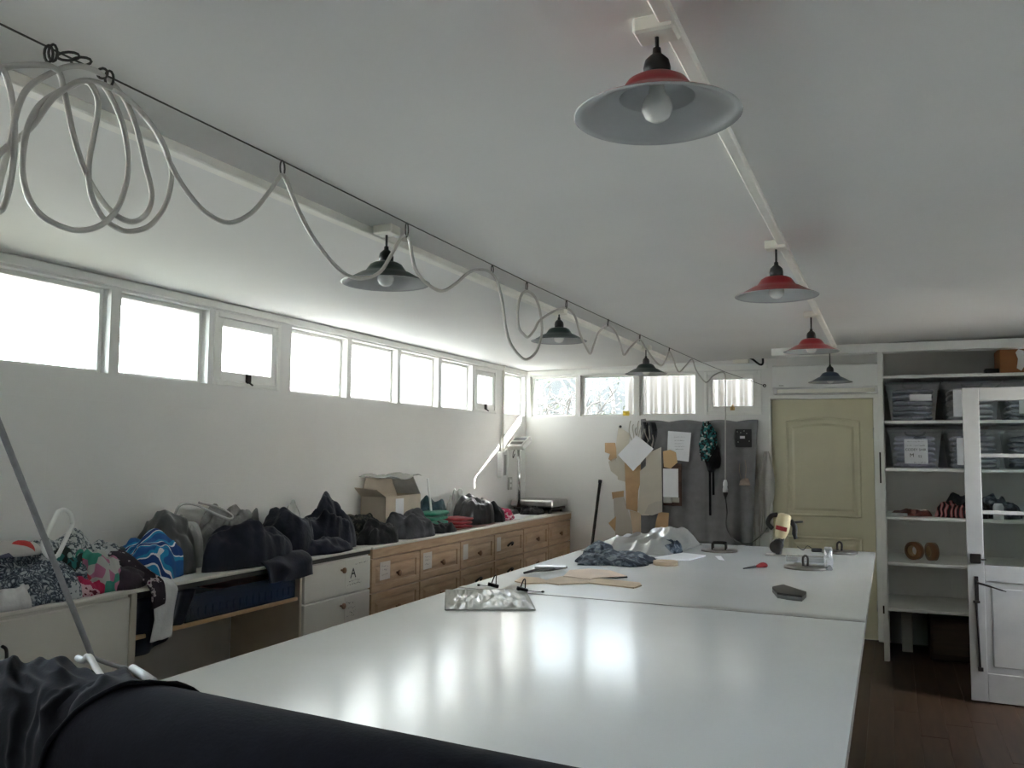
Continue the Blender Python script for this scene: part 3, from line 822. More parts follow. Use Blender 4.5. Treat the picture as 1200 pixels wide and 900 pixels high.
ob = thing('open_bay', (XL + .24, 3.36, 0), 'open dark bay under the worktop between white cabinet and drawers', 'shelving')
mk('back_panel', MB().box(XL + .002, XL + .02, 2.795, 3.90, .02, .96), M['greycard'], ob)
mk('side_panel', MB().box(XL + .02, BX - .01, 3.905, 3.925, 0, .96, b=.002), M['carton'], ob)
mk('shelf', MB().box(XL + .02, BX - .02, 2.80, 3.903, .785, .803, b=.002), M['kraft'], ob, label='thin brown wooden shelf')
tr = thing('plastic_tray', (XL + .26, 3.5, .804), 'blue tinted plastic tray on the shelf under the worktop', 'tray')
x0, x1, y0, y1, z0, z1 = XL + .06, BX - .03, 3.10, 3.89, .804, .925
tb = MB().box(x0, x1, y0, y1, z0, z0 + .004)
for q in ((x0, x0 + .004, y0, y1), (x1 - .004, x1, y0, y1), (x0, x1, y0, y0 + .004), (x0, x1, y1 - .004, y1)):
    tb.box(q[0], q[1], q[2], q[3], z0, z1)
tb.box(x1 - .001, x1 + .012, y0 - .01, y1 + .008, z1 - .008, z1)
mk('body', tb, M['crate_blue'], tr)
rb = MB()
for k in range(16):
    yy = y0 + .03 + k * .047
    mk('rib', MB().box(x1 - .001, x1 + .005, yy, yy + .012, z0 + .02, z0 + .06), M['crate_blue'], tr)
mk('folded_cloth', folded(XL + .26, 3.66, .809, .30, .36, 4, .026, 5), M['brownc'], label='reddish brown cloth inside the blue plastic tray', cat='cloth')
mk('folded_cloth', folded(XL + .26, 3.28, .809, .30, .30, 4, .025, 8), M['teal'], label='dark blue cloth inside the plastic tray', cat='cloth')

def writing(parent, o, ux, uz, w_, h_, rows, seed, nrm, th=.0006):
    """rows of illegible handwriting as short strokes"""
    r_ = random.Random(seed); mb = MB()
    ux, uz, nrm, o = Vector(ux), Vector(uz), Vector(nrm), Vector(o)
    for (v, x0, x1, s) in rows:
        x = x0
        while x < x1:
            q = r_.uniform(.4, 1) * s
            a = o + ux * (x * w_) + uz * ((v + r_.uniform(-.2, .2) * s) * h_) + nrm * th
            d1 = ux * (q * w_ * r_.uniform(.15, .5)) + uz * (q * h_ * r_.uniform(-.6, .8))
            t_ = (ux * .25 + uz * .9).normalized() * (.0022)
            mb.add([a - t_, a + d1 - t_, a + d1 + t_, a + t_], [(0, 1, 2, 3)])
            x += s * .55
    return mk('writing', mb, M['ink'], parent)

def glyphs(parent, strokes, o, ux, uz, sc, wd, nrm, th=.0008):
    """block letters from straight pen strokes"""
    ux, uz, nrm, o = Vector(ux), Vector(uz), Vector(nrm), Vector(o); mb = MB()
    for x0, y0, x1, y1 in strokes:
        a = o + ux * x0 * sc + uz * y0 * sc + nrm * th; b = o + ux * x1 * sc + uz * y1 * sc + nrm * th
        d = (b - a).normalized(); s_ = d.cross(nrm).normalized() * wd; e = d * wd * .6
        mb.add([a - s_ - e, b - s_ + e, b + s_ + e, a + s_ - e], [(0, 1, 2, 3)])
    return mk('letter', mb, M['ink'], parent)

wd = thing('white_drawer_unit', (XL + .24, 4.26, 0), 'white drawer unit with round knobs and taped notes, left of the pine drawers', 'drawers')
mk('body', MB().box(XL + .002, BX - .022, 3.93, 4.585, .04, .958), M['lam'], wd)
zs = [.955, .755, .550, .32, .06]
for i in range(4):
    d_ = mk('drawer', MB().box(BX - .021, BX - .002, 3.935, 4.582, zs[i + 1] + .004, zs[i] - .004, b=.003), M['lam'], wd)
    zk = zs[i] - .055
    mk('knob', MB().lathe([(.006, 0), (.007, .012), (.016, .018), (.017, .026), (.010, .031), (.001, .032)], (BX - .002, 4.275, zk), 16, rot=Matrix.Rotation(pi / 2, 3, 'Y')), M['pine_knob'], d_)
    if i < 2:
        y0, y1, z0, z1 = (4.315, 4.575, zs[i] - .165, zs[i] - .012)
        n_ = mk('note', MB().box(BX - .0018, BX - .001, y0, y1, z0, z1), M['paper2'] if i else M['lam'], d_, label='taped paper note with marker writing')
        nrm, ux, uz = (1, 0, 0), (0, 1, 0), (0, 0, 1)
        if i == 0:
            glyphs(d_, [(0, 0, .5, 1), (1, 0, .5, 1), (.25, .45, .75, .45)], (BX - .001, 4.37, z0 + .055), ux, uz, .05, .0045, nrm)
        writing(d_, (BX - .001, y0, z0), ux, uz, y1 - y0, z1 - z0, [(.12, .1, .65, .08), (.24, .15, .6, .07), (.85, .4, .9, .07)] if i == 0 else [(.75, .05, .3, .09), (.55, .1, .4, .09), (.4, .2, .45, .1), (.25, .1, .4, .08)], 4 + i, nrm)

ORD = ['first pine drawer unit, next to the white drawers, a pale note on it', 'second pine drawer unit along, note at its upper left corner', 'third pine drawer unit along, counting from the white drawers',
       'fourth pine drawer unit along, dark cup pulls on its drawers', 'fifth pine drawer unit along, last but one before the scale', 'last pine drawer unit, in the corner below the platform scale']
PW = (YB - .005 - 4.592) / 6
zr = [.925, .718, .505, .285, .06]
for c in range(6):
    y0 = 4.592 + c * PW; y1 = y0 + PW
    u = thing('pine_drawer_unit', (XL + .24, (y0 + y1) / 2, 0), ORD[c], 'drawers', 'pine drawer units along the wall')
    mk('body', MB().box(XL + .002, BX - .024, y0, y1, .04, .929), M['pine'], u)
    for i in range(4):
        a, b, z0, z1 = y0 + .006, y1 - .006, zr[i + 1] + .005, zr[i] - .003
        dm = MB()
        h, cyy, czz = None, (a + b) / 2, (z0 + z1) / 2
        def ring(k, x): return [(x, a + k, z0 + k), (x, b - k, z0 + k), (x, b - k, z1 - k), (x, a + k, z1 - k)]
        rings = [ring(0, BX - .023), ring(0, BX - .004), ring(.003, BX - .001), ring(.042, BX - .001), ring(.047, BX - .010), ring(.054, BX - .010), ring(.075, BX - .001)]
        vs = [p for r_ in rings for p in r_]
        fs = [(i_ * 4 + k, i_ * 4 + (k + 1) % 4, i_ * 4 + 4 + (k + 1) % 4, i_ * 4 + 4 + k) for i_ in range(len(rings) - 1) for k in range(4)] + [tuple(range(len(vs) - 4, len(vs)))] + [(3, 2, 1, 0)]
        dm.add(vs, fs)
        d_ = mk('drawer', dm, M['pine'], u)
        if c == 3 or (c == 2 and i == 1):
            mk('cup_pull', MB().tube(smooth_path([(BX - .001, cyy - .045, czz - .012), (BX + .018, cyy - .03, czz + .008), (BX + .022, cyy, czz + .016), (BX + .018, cyy + .03, czz + .008), (BX - .001, cyy + .045, czz - .012)], 4), .008, 8), M['iron'], d_)
        else:
            mk('knob', MB().lathe([(.008, 0), (.009, .010), (.019, .017), (.020, .026), (.012, .032), (.001, .033)], (BX - .001, cyy, czz - .01), 14, rot=Matrix.Rotation(pi / 2, 3, 'Y')), M['pine_knob'], d_)
        if i == 0 and c < 4:
            ya = a + (.09 if c == 0 else .035); wN = .12 if c < 2 else .08
            za = z1 - .135
            n_ = mk('note', MB().box(BX - .0008, BX + .0006, ya, ya + wN, za, za + .11), M['paper2'], d_, label='pale paper note taped on')
            if c < 2:
                writing(d_, (BX + .0006, ya, za), (0, 1, 0), (0, 0, 1), wN, .11, [(.75, .15, .8, .12), (.55, .2, .7, .12), (.3, .15, .8, .1)], 20 + c, (1, 0, 0))

# ------------------------------------------------------------------ things on the bench
G = 'garments and fabric piled on the wall bench'
def cloth(name, label, cat, m, *a, **k):
    return mk(name, heap(*a, **k), m, label=label, cat=cat, group=None)
cloth('fabric_pile', 'crumpled black and grey snake print fabric at the near end of the bench', 'fabric', M['snake'], -3.08, 2.42, 1.0, .19, .30, .17, 1.3, fold=.55, fr=5)
cloth('fabric_pile', 'grey speckled fabric heaped behind the snake print, against the wall', 'fabric', M['speck'], -3.20, 2.62, 1.0, .15, .24, .25, 4.1, fold=.45, fr=4)
cloth('fabric_pile', 'red and white printed fabric tucked at the back left of the pile', 'fabric', M['redprint'], -3.24, 2.22, 1.0, .11, .24, .235, 2.2, fold=.4)
cloth('fabric_pile', 'scrap of pink, green and red fabric on the front of the pile', 'fabric', M['multi'], -3.02, 2.695, 1.0, .10, .09, .19, 6.6, fold=.35, fr=3)
cloth('fabric_pile', 'pale grey dotted fabric fold behind the colourful scrap', 'fabric', M['speck'], -3.16, 2.80, 1.0, .13, .14, .19, 8.2, fold=.4)
cloth('fabric_scrap', 'white fabric scrap at the front edge near the left frame edge', 'fabric', M['white_c'], -2.96, 2.26, 1.0, .07, .10, .10, 3.9, fold=.4)
cloth('fabric_scrap', 'pink and white scrap at the front of the pile above the cabinet door', 'fabric', M['pink'], -2.97, 2.60, 1.0, .06, .09, .07, 5.9, fold=.5)
cloth('fabric_scrap', 'grey green printed scrap between snake print and colourful scrap', 'fabric', M['tealp'], -3.06, 2.585, 1.0, .08, .08, .175, 9.4, fold=.5)
cloth('fabric_scrap', 'pale speckled scrap spilling over the snake print at the bench edge', 'fabric', M['speck'], -2.96, 2.46, 1.0, .06, .12, .085, 12.9, fold=.6)
cloth('fabric_scrap', 'dark snake print scrap lying at the bench edge below the oval ring', 'fabric', M['snake'], -2.955, 2.36, 1.0, .05, .10, .06, 14.1, fold=.6)
cloth('fabric_scrap', 'red and white striped scrap on top of the speckled fabric', 'fabric', M['redprint'], -3.14, 2.40, 1.165, .08, .12, .06, 15.7, fold=.5)
# white oval plastic hanger ring
rc = at(68, 625, 0, -2.99)
pr = []
for k in range(26):
    a = 2 * pi * k / 26
    u_, v_ = .105 * cos(a), .055 * sin(a)
    an = radians(52)
    c_, s_ = cos(a), sin(a)
    kx = (.055 if c_ >= 0 else -.055) + .045 * c_
    uu, vv = kx, .045 * s_
    pr.append(rc + Vector((-.03 * (uu * sin(an)) / .1, uu * cos(an) * 1.0 - vv * sin(an), uu * sin(an) + vv * cos(an))))
mk('plastic_ring', MB().tube(smooth_path(pr, 2, True), .0085, 8, closed=True), M['white_pl'], label='white oval plastic ring standing in the fabric pile', cat='ring')
cloth('dark_garment', 'dark plum garment lying flat at the end of the white cabinet', 'garment', M['plum'], -3.05, 2.80, 1.0, .14, .19, .09, 5.2, fold=.5)
cloth('fabric_pile', 'dark teal fabric bunched behind the plum garment', 'fabric', M['teal'], -3.19, 2.94, 1.0, .11, .16, .15, 7.7, fold=.6)
# plum floral strap hanging over the edge
def strip(path, width_v, n, seed, amp=.008, wob=6):
    path = smooth_path(path, 6); wv = Vector(width_v)
    N = len(path) - 1
    def fn(u, v):
        p = path[min(int(round(u * N)), N)]
        nn = amp * (ridge(u * wob * .4, v * 2.3, seed) - .5)
        return p + wv * (v - .5) * (1 - .15 * u * (1 if wob else 0)) + Vector((nn, 0, nn * .6))
    return MB().grid(fn, N, n)
mk('floral_strap', strip([(-3.15, 2.78, 1.15), (-3.05, 2.83, 1.13), (-2.95, 2.86, 1.06), (-2.875, 2.875, 1.01), (-2.862, 2.88, .96), (-2.862, 2.88, .915)], (.0, .085, .02), 8, 3), M['floral'], label='plum strap with white flowers hanging over the worktop edge', cat='fabric', solid=.006)
mk('white_cloth', strip([(-3.10, 2.95, 1.02), (-2.98, 2.935, 1.018), (-2.90, 2.93, 1.012), (-2.868, 2.93, .985), (-2.862, 2.925, .93), (-2.862, 2.915, .86), (-2.862, 2.905, .775)], (.0, .125, .0), 10, 9, .012), M['white_c'], label='white cloth end hanging down below the worktop edge', cat='fabric', solid=.005)
mk('blue_print_cloth', heap(-3.10, 3.05, 1.0, .125, .185, .215, 11.4, fold=.3, fr=2.6, pw=.4), M['bluep'], label='bright blue and white printed cloth bundled on the bench', cat='fabric')
mk('grey_bag', heap(-3.15, 3.19, 1.0, .14, .15, .285, 13.5, fold=.16, fr=5, pw=.42, rough=.06), M['greyp'], label='bulging dark grey plastic bag behind the blue printed cloth', cat='bag')
mk('drawstring_bag', heap(-3.22, 3.36, 1.0, .10, .12, .30, 14.5, fold=.5, fr=6, pw=.5, rough=.08).tube(smooth_path([(-3.16, 3.26, 1.26), (-3.13, 3.27, 1.315), (-3.12, 3.36, 1.31), (-3.08, 3.45, 1.265), (-3.05, 3.52, 1.235), (-3.06, 3.55, 1.25), (-3.10, 3.5, 1.29), (-3.14, 3.40, 1.32)], 5), .006, 6), M['clearp'], label='clear plastic bag with white carry cords, top of the navy pile', cat='bag')
cloth('navy_garment', 'large navy garment piled in the middle of the open bay', 'garment', M['navy'], -3.01, 3.60, 1.0, .125, .31, .245, 15.2, fold=.3, fr=3, pw=.4)
mk('clear_bag', heap(-3.245, 3.74, 1.0, .10, .24, .30, 17.9, fold=.5, fr=6, pw=.5), mat('grey polythene', (.17, .17, .165), rough=.25, var=.4, vs=16, bump=.6, bs=25), label='crinkled grey polythene bag behind the navy garment, against the wall', cat='bag')
mk('navy_cloth', heap(-3.07, 4.03, 1.0, .13, .17, .27, 19.2, fold=.22, fr=2.4, pw=.33, st=3), M['navy2'], label='folded navy cloth standing upright beside the grey polythene bag', cat='garment')
mk('hanging_navy_cloth', strip([(-3.15, 3.80, 1.05), (-3.02, 3.78, 1.04), (-2.93, 3.77, 1.03), (-2.872, 3.77, 1.0), (-2.858, 3.77, .96), (-2.856, 3.77, .915)], (.0, .42, .0), 24, 21, .02), M['navy'], label='navy cloth lying over the worktop edge above the drawers', cat='garment', solid=.008)
mk('hanging_dark_cloth', MB().grid(lambda u, v: (-2.90 - .012 * sin(u * 17) - .02 * v, 2.80 + .33 * u - .05 * v * u, .955 - (.245 - .10 * u * u) * v), 30, 14), M['navy'], label='dark navy cloth hanging inside the open bay below the white cloth', cat='garment', solid=.006)
cloth('navy_garment', 'tall crumpled navy garment standing above the white drawers', 'garment', M['navy2'], -3.12, 4.45, 1.0, .16, .22, .29, 23.3, fold=.6, fr=3.2, pw=.7)
cloth('navy_garment', 'flat navy garment spread in front of the tall crumpled one', 'garment', M['navy'], -3.00, 4.22, 1.0, .12, .26, .085, 24.8, fold=.5)
mk('clear_bag', heap(-3.21, 4.20, 1.0, .10, .10, .26, 26.1, fold=.5, fr=5), M['clearp'], label='small clear plastic bag between the navy cloth and navy garment', cat='bag')
cloth('camouflage_garment', 'dark camouflage patterned garments bundled above the first pine drawers', 'garment', M['camo'], -3.19, 4.90, 1.0, .13, .26, .185, 27.7, fold=.5, fr=4)
cloth('black_bundle', 'black bundle in front of the camouflage garments', 'garment', M['blackc'], -2.99, 4.82, 1.0, .09, .20, .15, 28.4, fold=.4)
cloth('dark_pile', 'pile of folded black trousers before the open carton', 'garment', M['char'], -3.00, 5.27, 1.0, .125, .25, .185, 30.6, fold=.5, fr=3.2)
cloth('black_garment', 'low black garment spilling toward the green cloth', 'garment', M['blackc'], -2.965, 5.64, 1.0, .075, .17, .085, 32.6, fold=.5)
# carton with open flaps
ct = thing('open_carton', (-3.24, 5.38, 1.0), 'open brown carton with raised flaps behind the dark pile', 'carton')
x0, x1, y0, y1, zt = -3.34, -3.14, 5.16, 5.64, 1.27
cbm = MB().box(x0, x1, y0, y1, 1.001, 1.006)
for q in ((x0, x0 + .006, y0, y1), (x1 - .006, x1, y0, y1), (x0, x1, y0, y0 + .006), (x0, x1, y1 - .006, y1)):
    cbm.box(q[0], q[1], q[2], q[3], 1.001, zt)
mk('body', cbm, M['carton'], ct)
mk('flap', MB().add([(x0, y0, zt), (x0, y1, zt), (x0 + .02, y1 - .02, zt + .12), (x0 + .02, y0 + .03, zt + .12)], [(0, 1, 2, 3)]), M['carton'], ct, solid=.005)
mk('flap', MB().add([(x1, y1, zt), (x0, y1, zt), (x0 + .02, y1 - .12, zt + .125), (x1, y1 - .12, zt + .14)], [(0, 1, 2, 3)]), M['white_c'], ct, solid=.004, label='pale flap standing open')
mk('flap', MB().add([(x1, y0, zt), (x0, y0, zt), (x0 + .02, y0 - .11, zt + .06), (x1, y0 - .11, zt + .05)], [(0, 1, 2, 3)]), M['carton'], ct, solid=.005)
mk('sticker', MB().box(x1, x1 + .001, 5.29, 5.40, 1.12, 1.25), M['paper'], ct, label='white paper label')
mk('polythene_sheet', MB().grid(lambda u, v: (-3.32 + .2 * v, 5.10 + .52 * u, 1.405 + .015 * sin(u * 9) + .012 * nz(u * 5, v * 4, 2) - .01 * v), 26, 8), M['clearp'], label='clear polythene sheet laid over the open carton flaps', cat='plastic sheet', solid=.002)
mk('white_strip', MB().cbox((-3.10, 5.72, 1.19), (.004, .012, .20), .002, Matrix.Rotation(radians(14), 3, 'X')), M['white_pl'], label='thin white strip leaning beside the open carton', cat='strip')
mk('green_cloth', folded(-3.10, 5.73, 1.0, .18, .32, 4, .036, 3.3, rot=.1), M['green'], label='folded sea green cloth on the bench', cat='fabric')
mk('red_cloth', folded(-3.03, 6.02, 1.0, .18, .20, 3, .028, 7.3, rot=-.1), M['redc'], label='folded red cloth beside the green cloth', cat='fabric')
cloth('teal_bundle', 'dark teal bundle against the wall behind the green cloth', 'garment', M['teal'], -3.25, 6.00, 1.0, .10, .20, .235, 35.2, fold=.3, fr=4, pw=.35)
mk('black_sack', heap(-3.08, 6.42, 1.0, .14, .26, .25, 37.1, fold=.3, fr=5, pw=.42, rough=.08), M['blackp'], label='round shiny black plastic sack on the bench', cat='bag')
mk('clear_bag', heap(-3.285, 6.55, 1.0, .065, .19, .27, 39.8, fold=.5, fr=6), M['clearp'], label='clear plastic bag catching the light behind the black sack', cat='bag')
cloth('black_garment', 'black cloth between the black sack and pink cloth', 'garment', M['blackc'], -3.06, 6.69, 1.0, .12, .10, .16, 40.3, fold=.3, pw=.35)
cloth('pink_cloth', 'pink and magenta cloth beyond the black sack', 'fabric', M['pink'], -3.10, 6.94, 1.0, .13, .20, .10, 41.3, fold=.5)
mk('brown_paper', MB().grid(lambda u, v: (-3.08 + .17 * v, 5.80 + .75 * u, 1.002 + .004 * (1 + nz(u * 6, v * 3, 4))), 20, 8), M['brownc'], label='flat reddish cloth along the bench edge in front of the sack', cat='fabric', solid=.002)
for i, (a, b, wx, wy, rz, lab) in enumerate(((-3.05, 7.12, .20, .30, .2, 'white paper sheet on the bench beyond the pink cloth'), (-3.12, 7.42, .22, .30, -.15, 'white paper sheet nearest the scale on the bench'))):
    rot = Matrix.Rotation(rz, 3, 'Z')
    mk('paper_sheet', MB().cbox((a, b, 1.003 + i * .0012), (wx / 2, wy / 2, .0012), 0, rot), M['paper'], label=lab, cat='paper')
cloth('black_cloth', 'black cloth in front of the scale column', 'fabric', M['blackc'], -3.08, 7.66, 1.0, .10, .17, .07, 44.3, fold=.5)
cloth('dark_cloth', 'dark cloth behind the scale column against the wall', 'fabric', M['char'], -3.27, 7.50, 1.0, .08, .22, .05, 45.3, fold=.5)

# platform scale with column and display
sc_ = thing('platform_scale', (-3.1, 7.9, 1.0), 'platform scale with steel column and tilted display in the corner', 'scale')
mk('base', MB().box(-3.32, -2.93, 7.78, 8.17, 1.03, 1.055, b=.006), M['iron'], sc_)
for (a, b) in ((-3.29, 7.81), (-2.96, 7.81), (-3.29, 8.14), (-2.96, 8.14)):
    mk('foot', MB().cyl((a, b, 1.0005), (a, b, 1.032), .016, 10), M['black'], sc_)
mk('platform', MB().box(-3.34, -2.91, 7.76, 8.19, 1.06, 1.125, b=.012), M['steel'], sc_)
mk('column', MB().cyl((-3.23, 7.70, 1.05), (-3.23, 7.70, 1.62), .018, 16), M['chrome'], sc_)
mk('column_foot', MB().box(-3.27, -3.19, 7.66, 7.80, 1.003, 1.06, b=.006), M['black'], sc_)
rot = Matrix.Rotation(radians(35), 3, 'Z') @ Matrix.Rotation(radians(-38), 3, 'Y')
rot = Matrix.Rotation(radians(-20), 3, 'Z') @ Matrix.Rotation(radians(38), 3, 'X')
hd = mk('display_head', MB().cbox((-3.22, 7.69, 1.66), (.10, .075, .028), .008, rot), M['grey_pl'], sc_)
mk('screen', MB().cbox(Vector((-3.22, 7.69, 1.66)) + rot @ Vector((0, .03, .029)), (.075, .022, .0015), 0, rot), M['black'], hd)
mk('keys', MB().cbox(Vector((-3.22, 7.69, 1.66)) + rot @ Vector((0, -.03, .029)), (.075, .018, .0015), 0, rot), M['iron'], hd)
mk('lead', MB().tube(smooth_path([(-3.24, 7.68, 1.63), (-3.27, 7.66, 1.58), (-3.275, 7.66, 1.52), (-3.26, 7.67, 1.56)], 5), .004, 6), M['black'], sc_)

# ------------------------------------------------------------------ cutting table
TX0, TX1, TZ = -2.0, -.105, .90
ta = thing('cutting_table', (-1.05, 2.4, 0), 'large white glossy cutting table, nearer half with the fabric roll', 'table')
tb_ = thing('cutting_table', (-1.05, 5.35, 0), 'large white cutting table, farther half with patterns and cutter', 'table')
def ttop(t, y0, y1, skew):
    p = [(TX0, y0[0]), (TX1, y0[1]), (TX1, y1[1]), (TX0, y1[0])]
    mk('tabletop', MB().prism(p, 2, TZ - .003, TZ), M['table'], t)
    mk('board', MB().prism(p, 2, TZ - .036, TZ - .003), M['table_edge'], t)
ttop(ta, (.75, .75), (4.03, 3.945), 0)
ttop(tb_, (4.042, 3.957), (6.72, 6.72), 0)
mk('seam_reflection', MB().prism([(TX0 + .002, 3.995), (TX1 - .002, 3.91), (TX1 - .002, 3.975), (TX0 + .002, 4.06)], 2, TZ + .0004, TZ + .0032), mat('grey seam reflection', (.36, .36, .35), rough=.35), ta, label='grey band for the seam lip and its reflection')  # grey band widened to paint the reflection along the seam's lip
wdk = mat('dark table frame', (.09, .07, .05), rough=.6, var=.15)
for t, ys in ((ta, (1.0, 3.75)), (tb_, (4.2, 6.5))):
    for y in ys:
        for x in (TX0 + .25, TX1 - .25):
            mk('leg', MB().box(x - .035, x + .035, y - .035, y + .035, 0, TZ - .036, b=.004), wdk, t)
    mk('apron', MB().box(TX0 + .2, TX1 - .2, ys[0] - .02, ys[0] + .02, .76, TZ - .036).box(TX0 + .2, TX1 - .2, ys[1] - .02, ys[1] + .02, .76, TZ - .036), wdk, t)

# roll of navy jersey with a cover tied at its left end
RR = .13
ax = lambda x: Vector((x, 1.133 - .105 * (x + .4), TZ + RR))
ro = thing('fabric_roll', ax(-1.0) - Vector((0, 0, RR)), 'thick roll of dark navy jersey across the near end of the table', 'fabric roll')
A, B = ax(-1.35), ax(-.12)
dr = (B - A).normalized(); vU = Vector((0, 0, 1)); vN = vU.cross(dr).normalized()
mk('rolled_cloth', MB().grid(lambda u, v: A + (B - A) * v + (vN * cos(2 * pi * u) + vU * sin(2 * pi * u)) * (RR * (1 + .006 * sin(3 * 2 * pi * u + v * 4) + .004 * nz(v * 9, u * 6, 1))), 64, 60, cu=True)
   .add([B + (vN * cos(2 * pi * k / 48) + vU * sin(2 * pi * k / 48)) * RR * .99 for k in range(48)], [list(range(48))]), M['roll'], ro)
mk('core_tube', MB().cyl(A, B + dr * .05, .03, 16), M['kraft'], ro)
A2, B2 = ax(-1.72), ax(-1.245)
def cov(u, v):
    th = 2 * pi * u
    s_ = v
    # swooping folds that fan out from the ties at the upper right toward the lower left
    ph = 3.0 * (s_ * 1.5 + .75 * cos(th)) + .6 * nz(s_ * 2.5, cos(th) * 1.2, sin(th) * 1.2)
    fold = .5 + .5 * sin(ph * 3.6 + 2.2 * nz(s_ * 1.8, cos(th), sin(th) + 3))
    f2 = .5 + .5 * sin(ph * 8.5 + 4 * nz(s_ * 2.6, cos(th) * 1.3, sin(th) * 1.3 + 3))
    f3 = 1 - abs(nz(s_ * 5 + cos(th) * 3.2, cos(th) * 3.4, sin(th) * 2.4 + 7)) * 2
    fold = fold ** 1.7 * .50 + f2 ** 2 * .28 + .22 * f3
    flat = 1 - .8 * max(0, s_ - .86) / .14
    r = .120 + .030 * fold * flat + .012 * max(0, s_ - .8) / .2
    e = min(1, s_ / .26)
    r *= sqrt(max(.02, 1 - (1 - e) ** 2 * .97))
    p = A2 + (B2 - A2) * s_ + (vN * cos(th) + vU * sin(th)) * r
    p += dr * (.075 * cos(th) * s_)
    p.z = max(p.z, TZ + .004 + .006 * fold)
    return p
cover = mat('navy draped cover', (.008, .0085, .0135), rough=.8, var=.15, vs=20, bump=.1, bs=120, spec=.12, sheen=.05)
mk('draped_cover', MB().grid(cov, 200, 110, cu=True), cover, ro, label='gathered navy cover draped over the left end')
mk('hem', MB().tube([cov(k / 60, .99) for k in range(60)], .0045, 6, closed=True), cover, ro)

# cord from the ceiling tied to the roll
k1 = at(108, 770, 1, 1.30)
k0 = at(0, 500, 1, 1.02)
top = k0 + (k0 - k1) * ((CE(-1.3) - k0.z) / (k0 - k1).z)
cdn = thing('tie_cord', k1, 'grey cord from the ceiling tied with white ties to the draped roll', 'cord')
mk('cord', MB().tube([k1 + (top - k1) * (i / 10) for i in range(11)], .0055, 8), M['rope'], cdn)
e_ = at(122, 798, 1, 1.245)
mk('tie', MB().tube(smooth_path([at(91, 771, 1, 1.30), at(98, 774, 1, 1.29), at(104, 769, 1, 1.29), at(113, 784, 1, 1.27), e_], 5), .0065, 8), M['white_pl'], cdn, label='white tie')
mk('cord_tail', MB().tube(smooth_path([k1, at(120, 775, 1, 1.31), at(135, 780, 1, 1.31), at(150, 784, 1, 1.30), at(156, 786, 1, 1.30)], 5), .0045, 6), M['rope'], cdn)
mk('tie', MB().tube([at(155, 783, 1, 1.30), at(168, 791, 1, 1.28), at(180, 799, 1, 1.265)], .008, 8), M['white_pl'], cdn, label='white tie')

# ------------------------------------------------------------------ things on the table
def T(px, py): return at(px, py, 2, TZ)
def flat(name, pix, h, m, label, cat, z=0, curl=0, t=.002):
    poly = [(p.x, p.y) for p in (T(a, b) for a, b in pix)]
    return mk(name, MB().prism(poly, 2, TZ + .0005 + z, TZ + .0005 + z + t), m, label=label, cat=cat)
# plastic packet near the seam
c = [T(522, 692), T(616, 692), T(628, 716), T(521, 716)]
def bag_fn(u, v):
    p = c[0] * (1 - u) * (1 - v) + c[1] * u * (1 - v) + c[2] * u * v + c[3] * (1 - u) * v
    e = min(u, 1 - u, v, 1 - v) * 8; e = min(1, e)
    z = .004 + e * (.009 + .012 * (ridge(u * 11, v * 4, 1.5) - .4) + .006 * nz(u * 22, v * 12, 3))
    return (p.x, p.y, TZ + max(z, .002))
mk('plastic_packet', MB().grid(bag_fn, 60, 26), film('shiny polythene', (.72, .71, .66), clear=.3, gloss=.3, noise_scale=16, rough=.15, trans=.4), label='crinkled clear plastic packet lying on the table before the seam', cat='packet', solid=.002)
for (a, b, r, lab) in ((578, 689, .016, 'black clip behind the plastic packet, left of the two'), (612, 694, .018, 'black clip at the right end of the plastic packet')):
    p = T(a, b)
    o = thing('black_clip', p, lab, 'clip')
    mk('jaw', MB().cbox(p + Vector((0, 0, .014)), (.028, .012, .009), .003, Matrix.Rotation(.5, 3, 'Z') @ Matrix.Rotation(.25, 3, 'Y')), M['black'], o)
    mk('arm', MB().tube(smooth_path([p + Vector((-.01, 0, .018)), p + Vector((.0, .012, .055)), p + Vector((.012, .008, .06)), p + Vector((.015, 0, .02))], 4), .003, 6), M['iron'], o)
    p2 = p + Vector((-.09 if a < 600 else .10, .02, .006))
    mk('pin', MB().cyl(p2, p + Vector((0, 0, .008)), .002, 6).lathe([(.001, -.006), (.008, -.004), (.008, .004), (.001, .006)], p2, 8), M['black'], o)
mk('grey_slip', MB().prism([(p.x, p.y) for p in (T(580, 692), T(607, 684), T(618, 686), T(612, 694))], 2, TZ + .0008, TZ + .003), M['greycard'], label='grey paper slip behind the plastic packet', cat='paper')
# card patterns and pieces at the seam
flat('pattern_card', [(603, 682), (612, 677), (630, 678), (640, 681), (655, 677), (668, 675), (750, 684), (752, 687), (743, 690), (690, 684), (672, 685), (655, 686), (640, 684), (615, 685)], 0, M['kraft_l'], 'long brown card pattern strip on the table behind the packet', 'card pattern', t=.006)
flat('pattern_card', [(660, 677), (667, 670), (690, 668), (715, 670), (735, 677), (700, 679), (692, 681), (670, 678)], 0, mat('peach card', (.70, .54, .42), rough=.7), 'peach card pattern with curved edge behind the brown strip', 'card pattern', z=.0065)
bt = thing('black_tool', T(640, 672), 'black handled tool lying left of the card patterns', 'tool')
a, b = T(614, 674) + Vector((0, 0, .012)), T(664, 668) + Vector((0, 0, .016))
mk('handle', MB().tube(smooth_path([a, a.lerp(b, .3) + Vector((0, 0, .006)), a.lerp(b, .6), b], 5), [.006 + .004 * sin(i * .2) for i in range(16)], 8), M['black'], bt)
mk('blade', MB().cbox(T(645, 669) + Vector((0, 0, .022)), (.09, .03, .006), .003, Matrix.Rotation(.35, 3, 'Z')), M['steel'], bt)
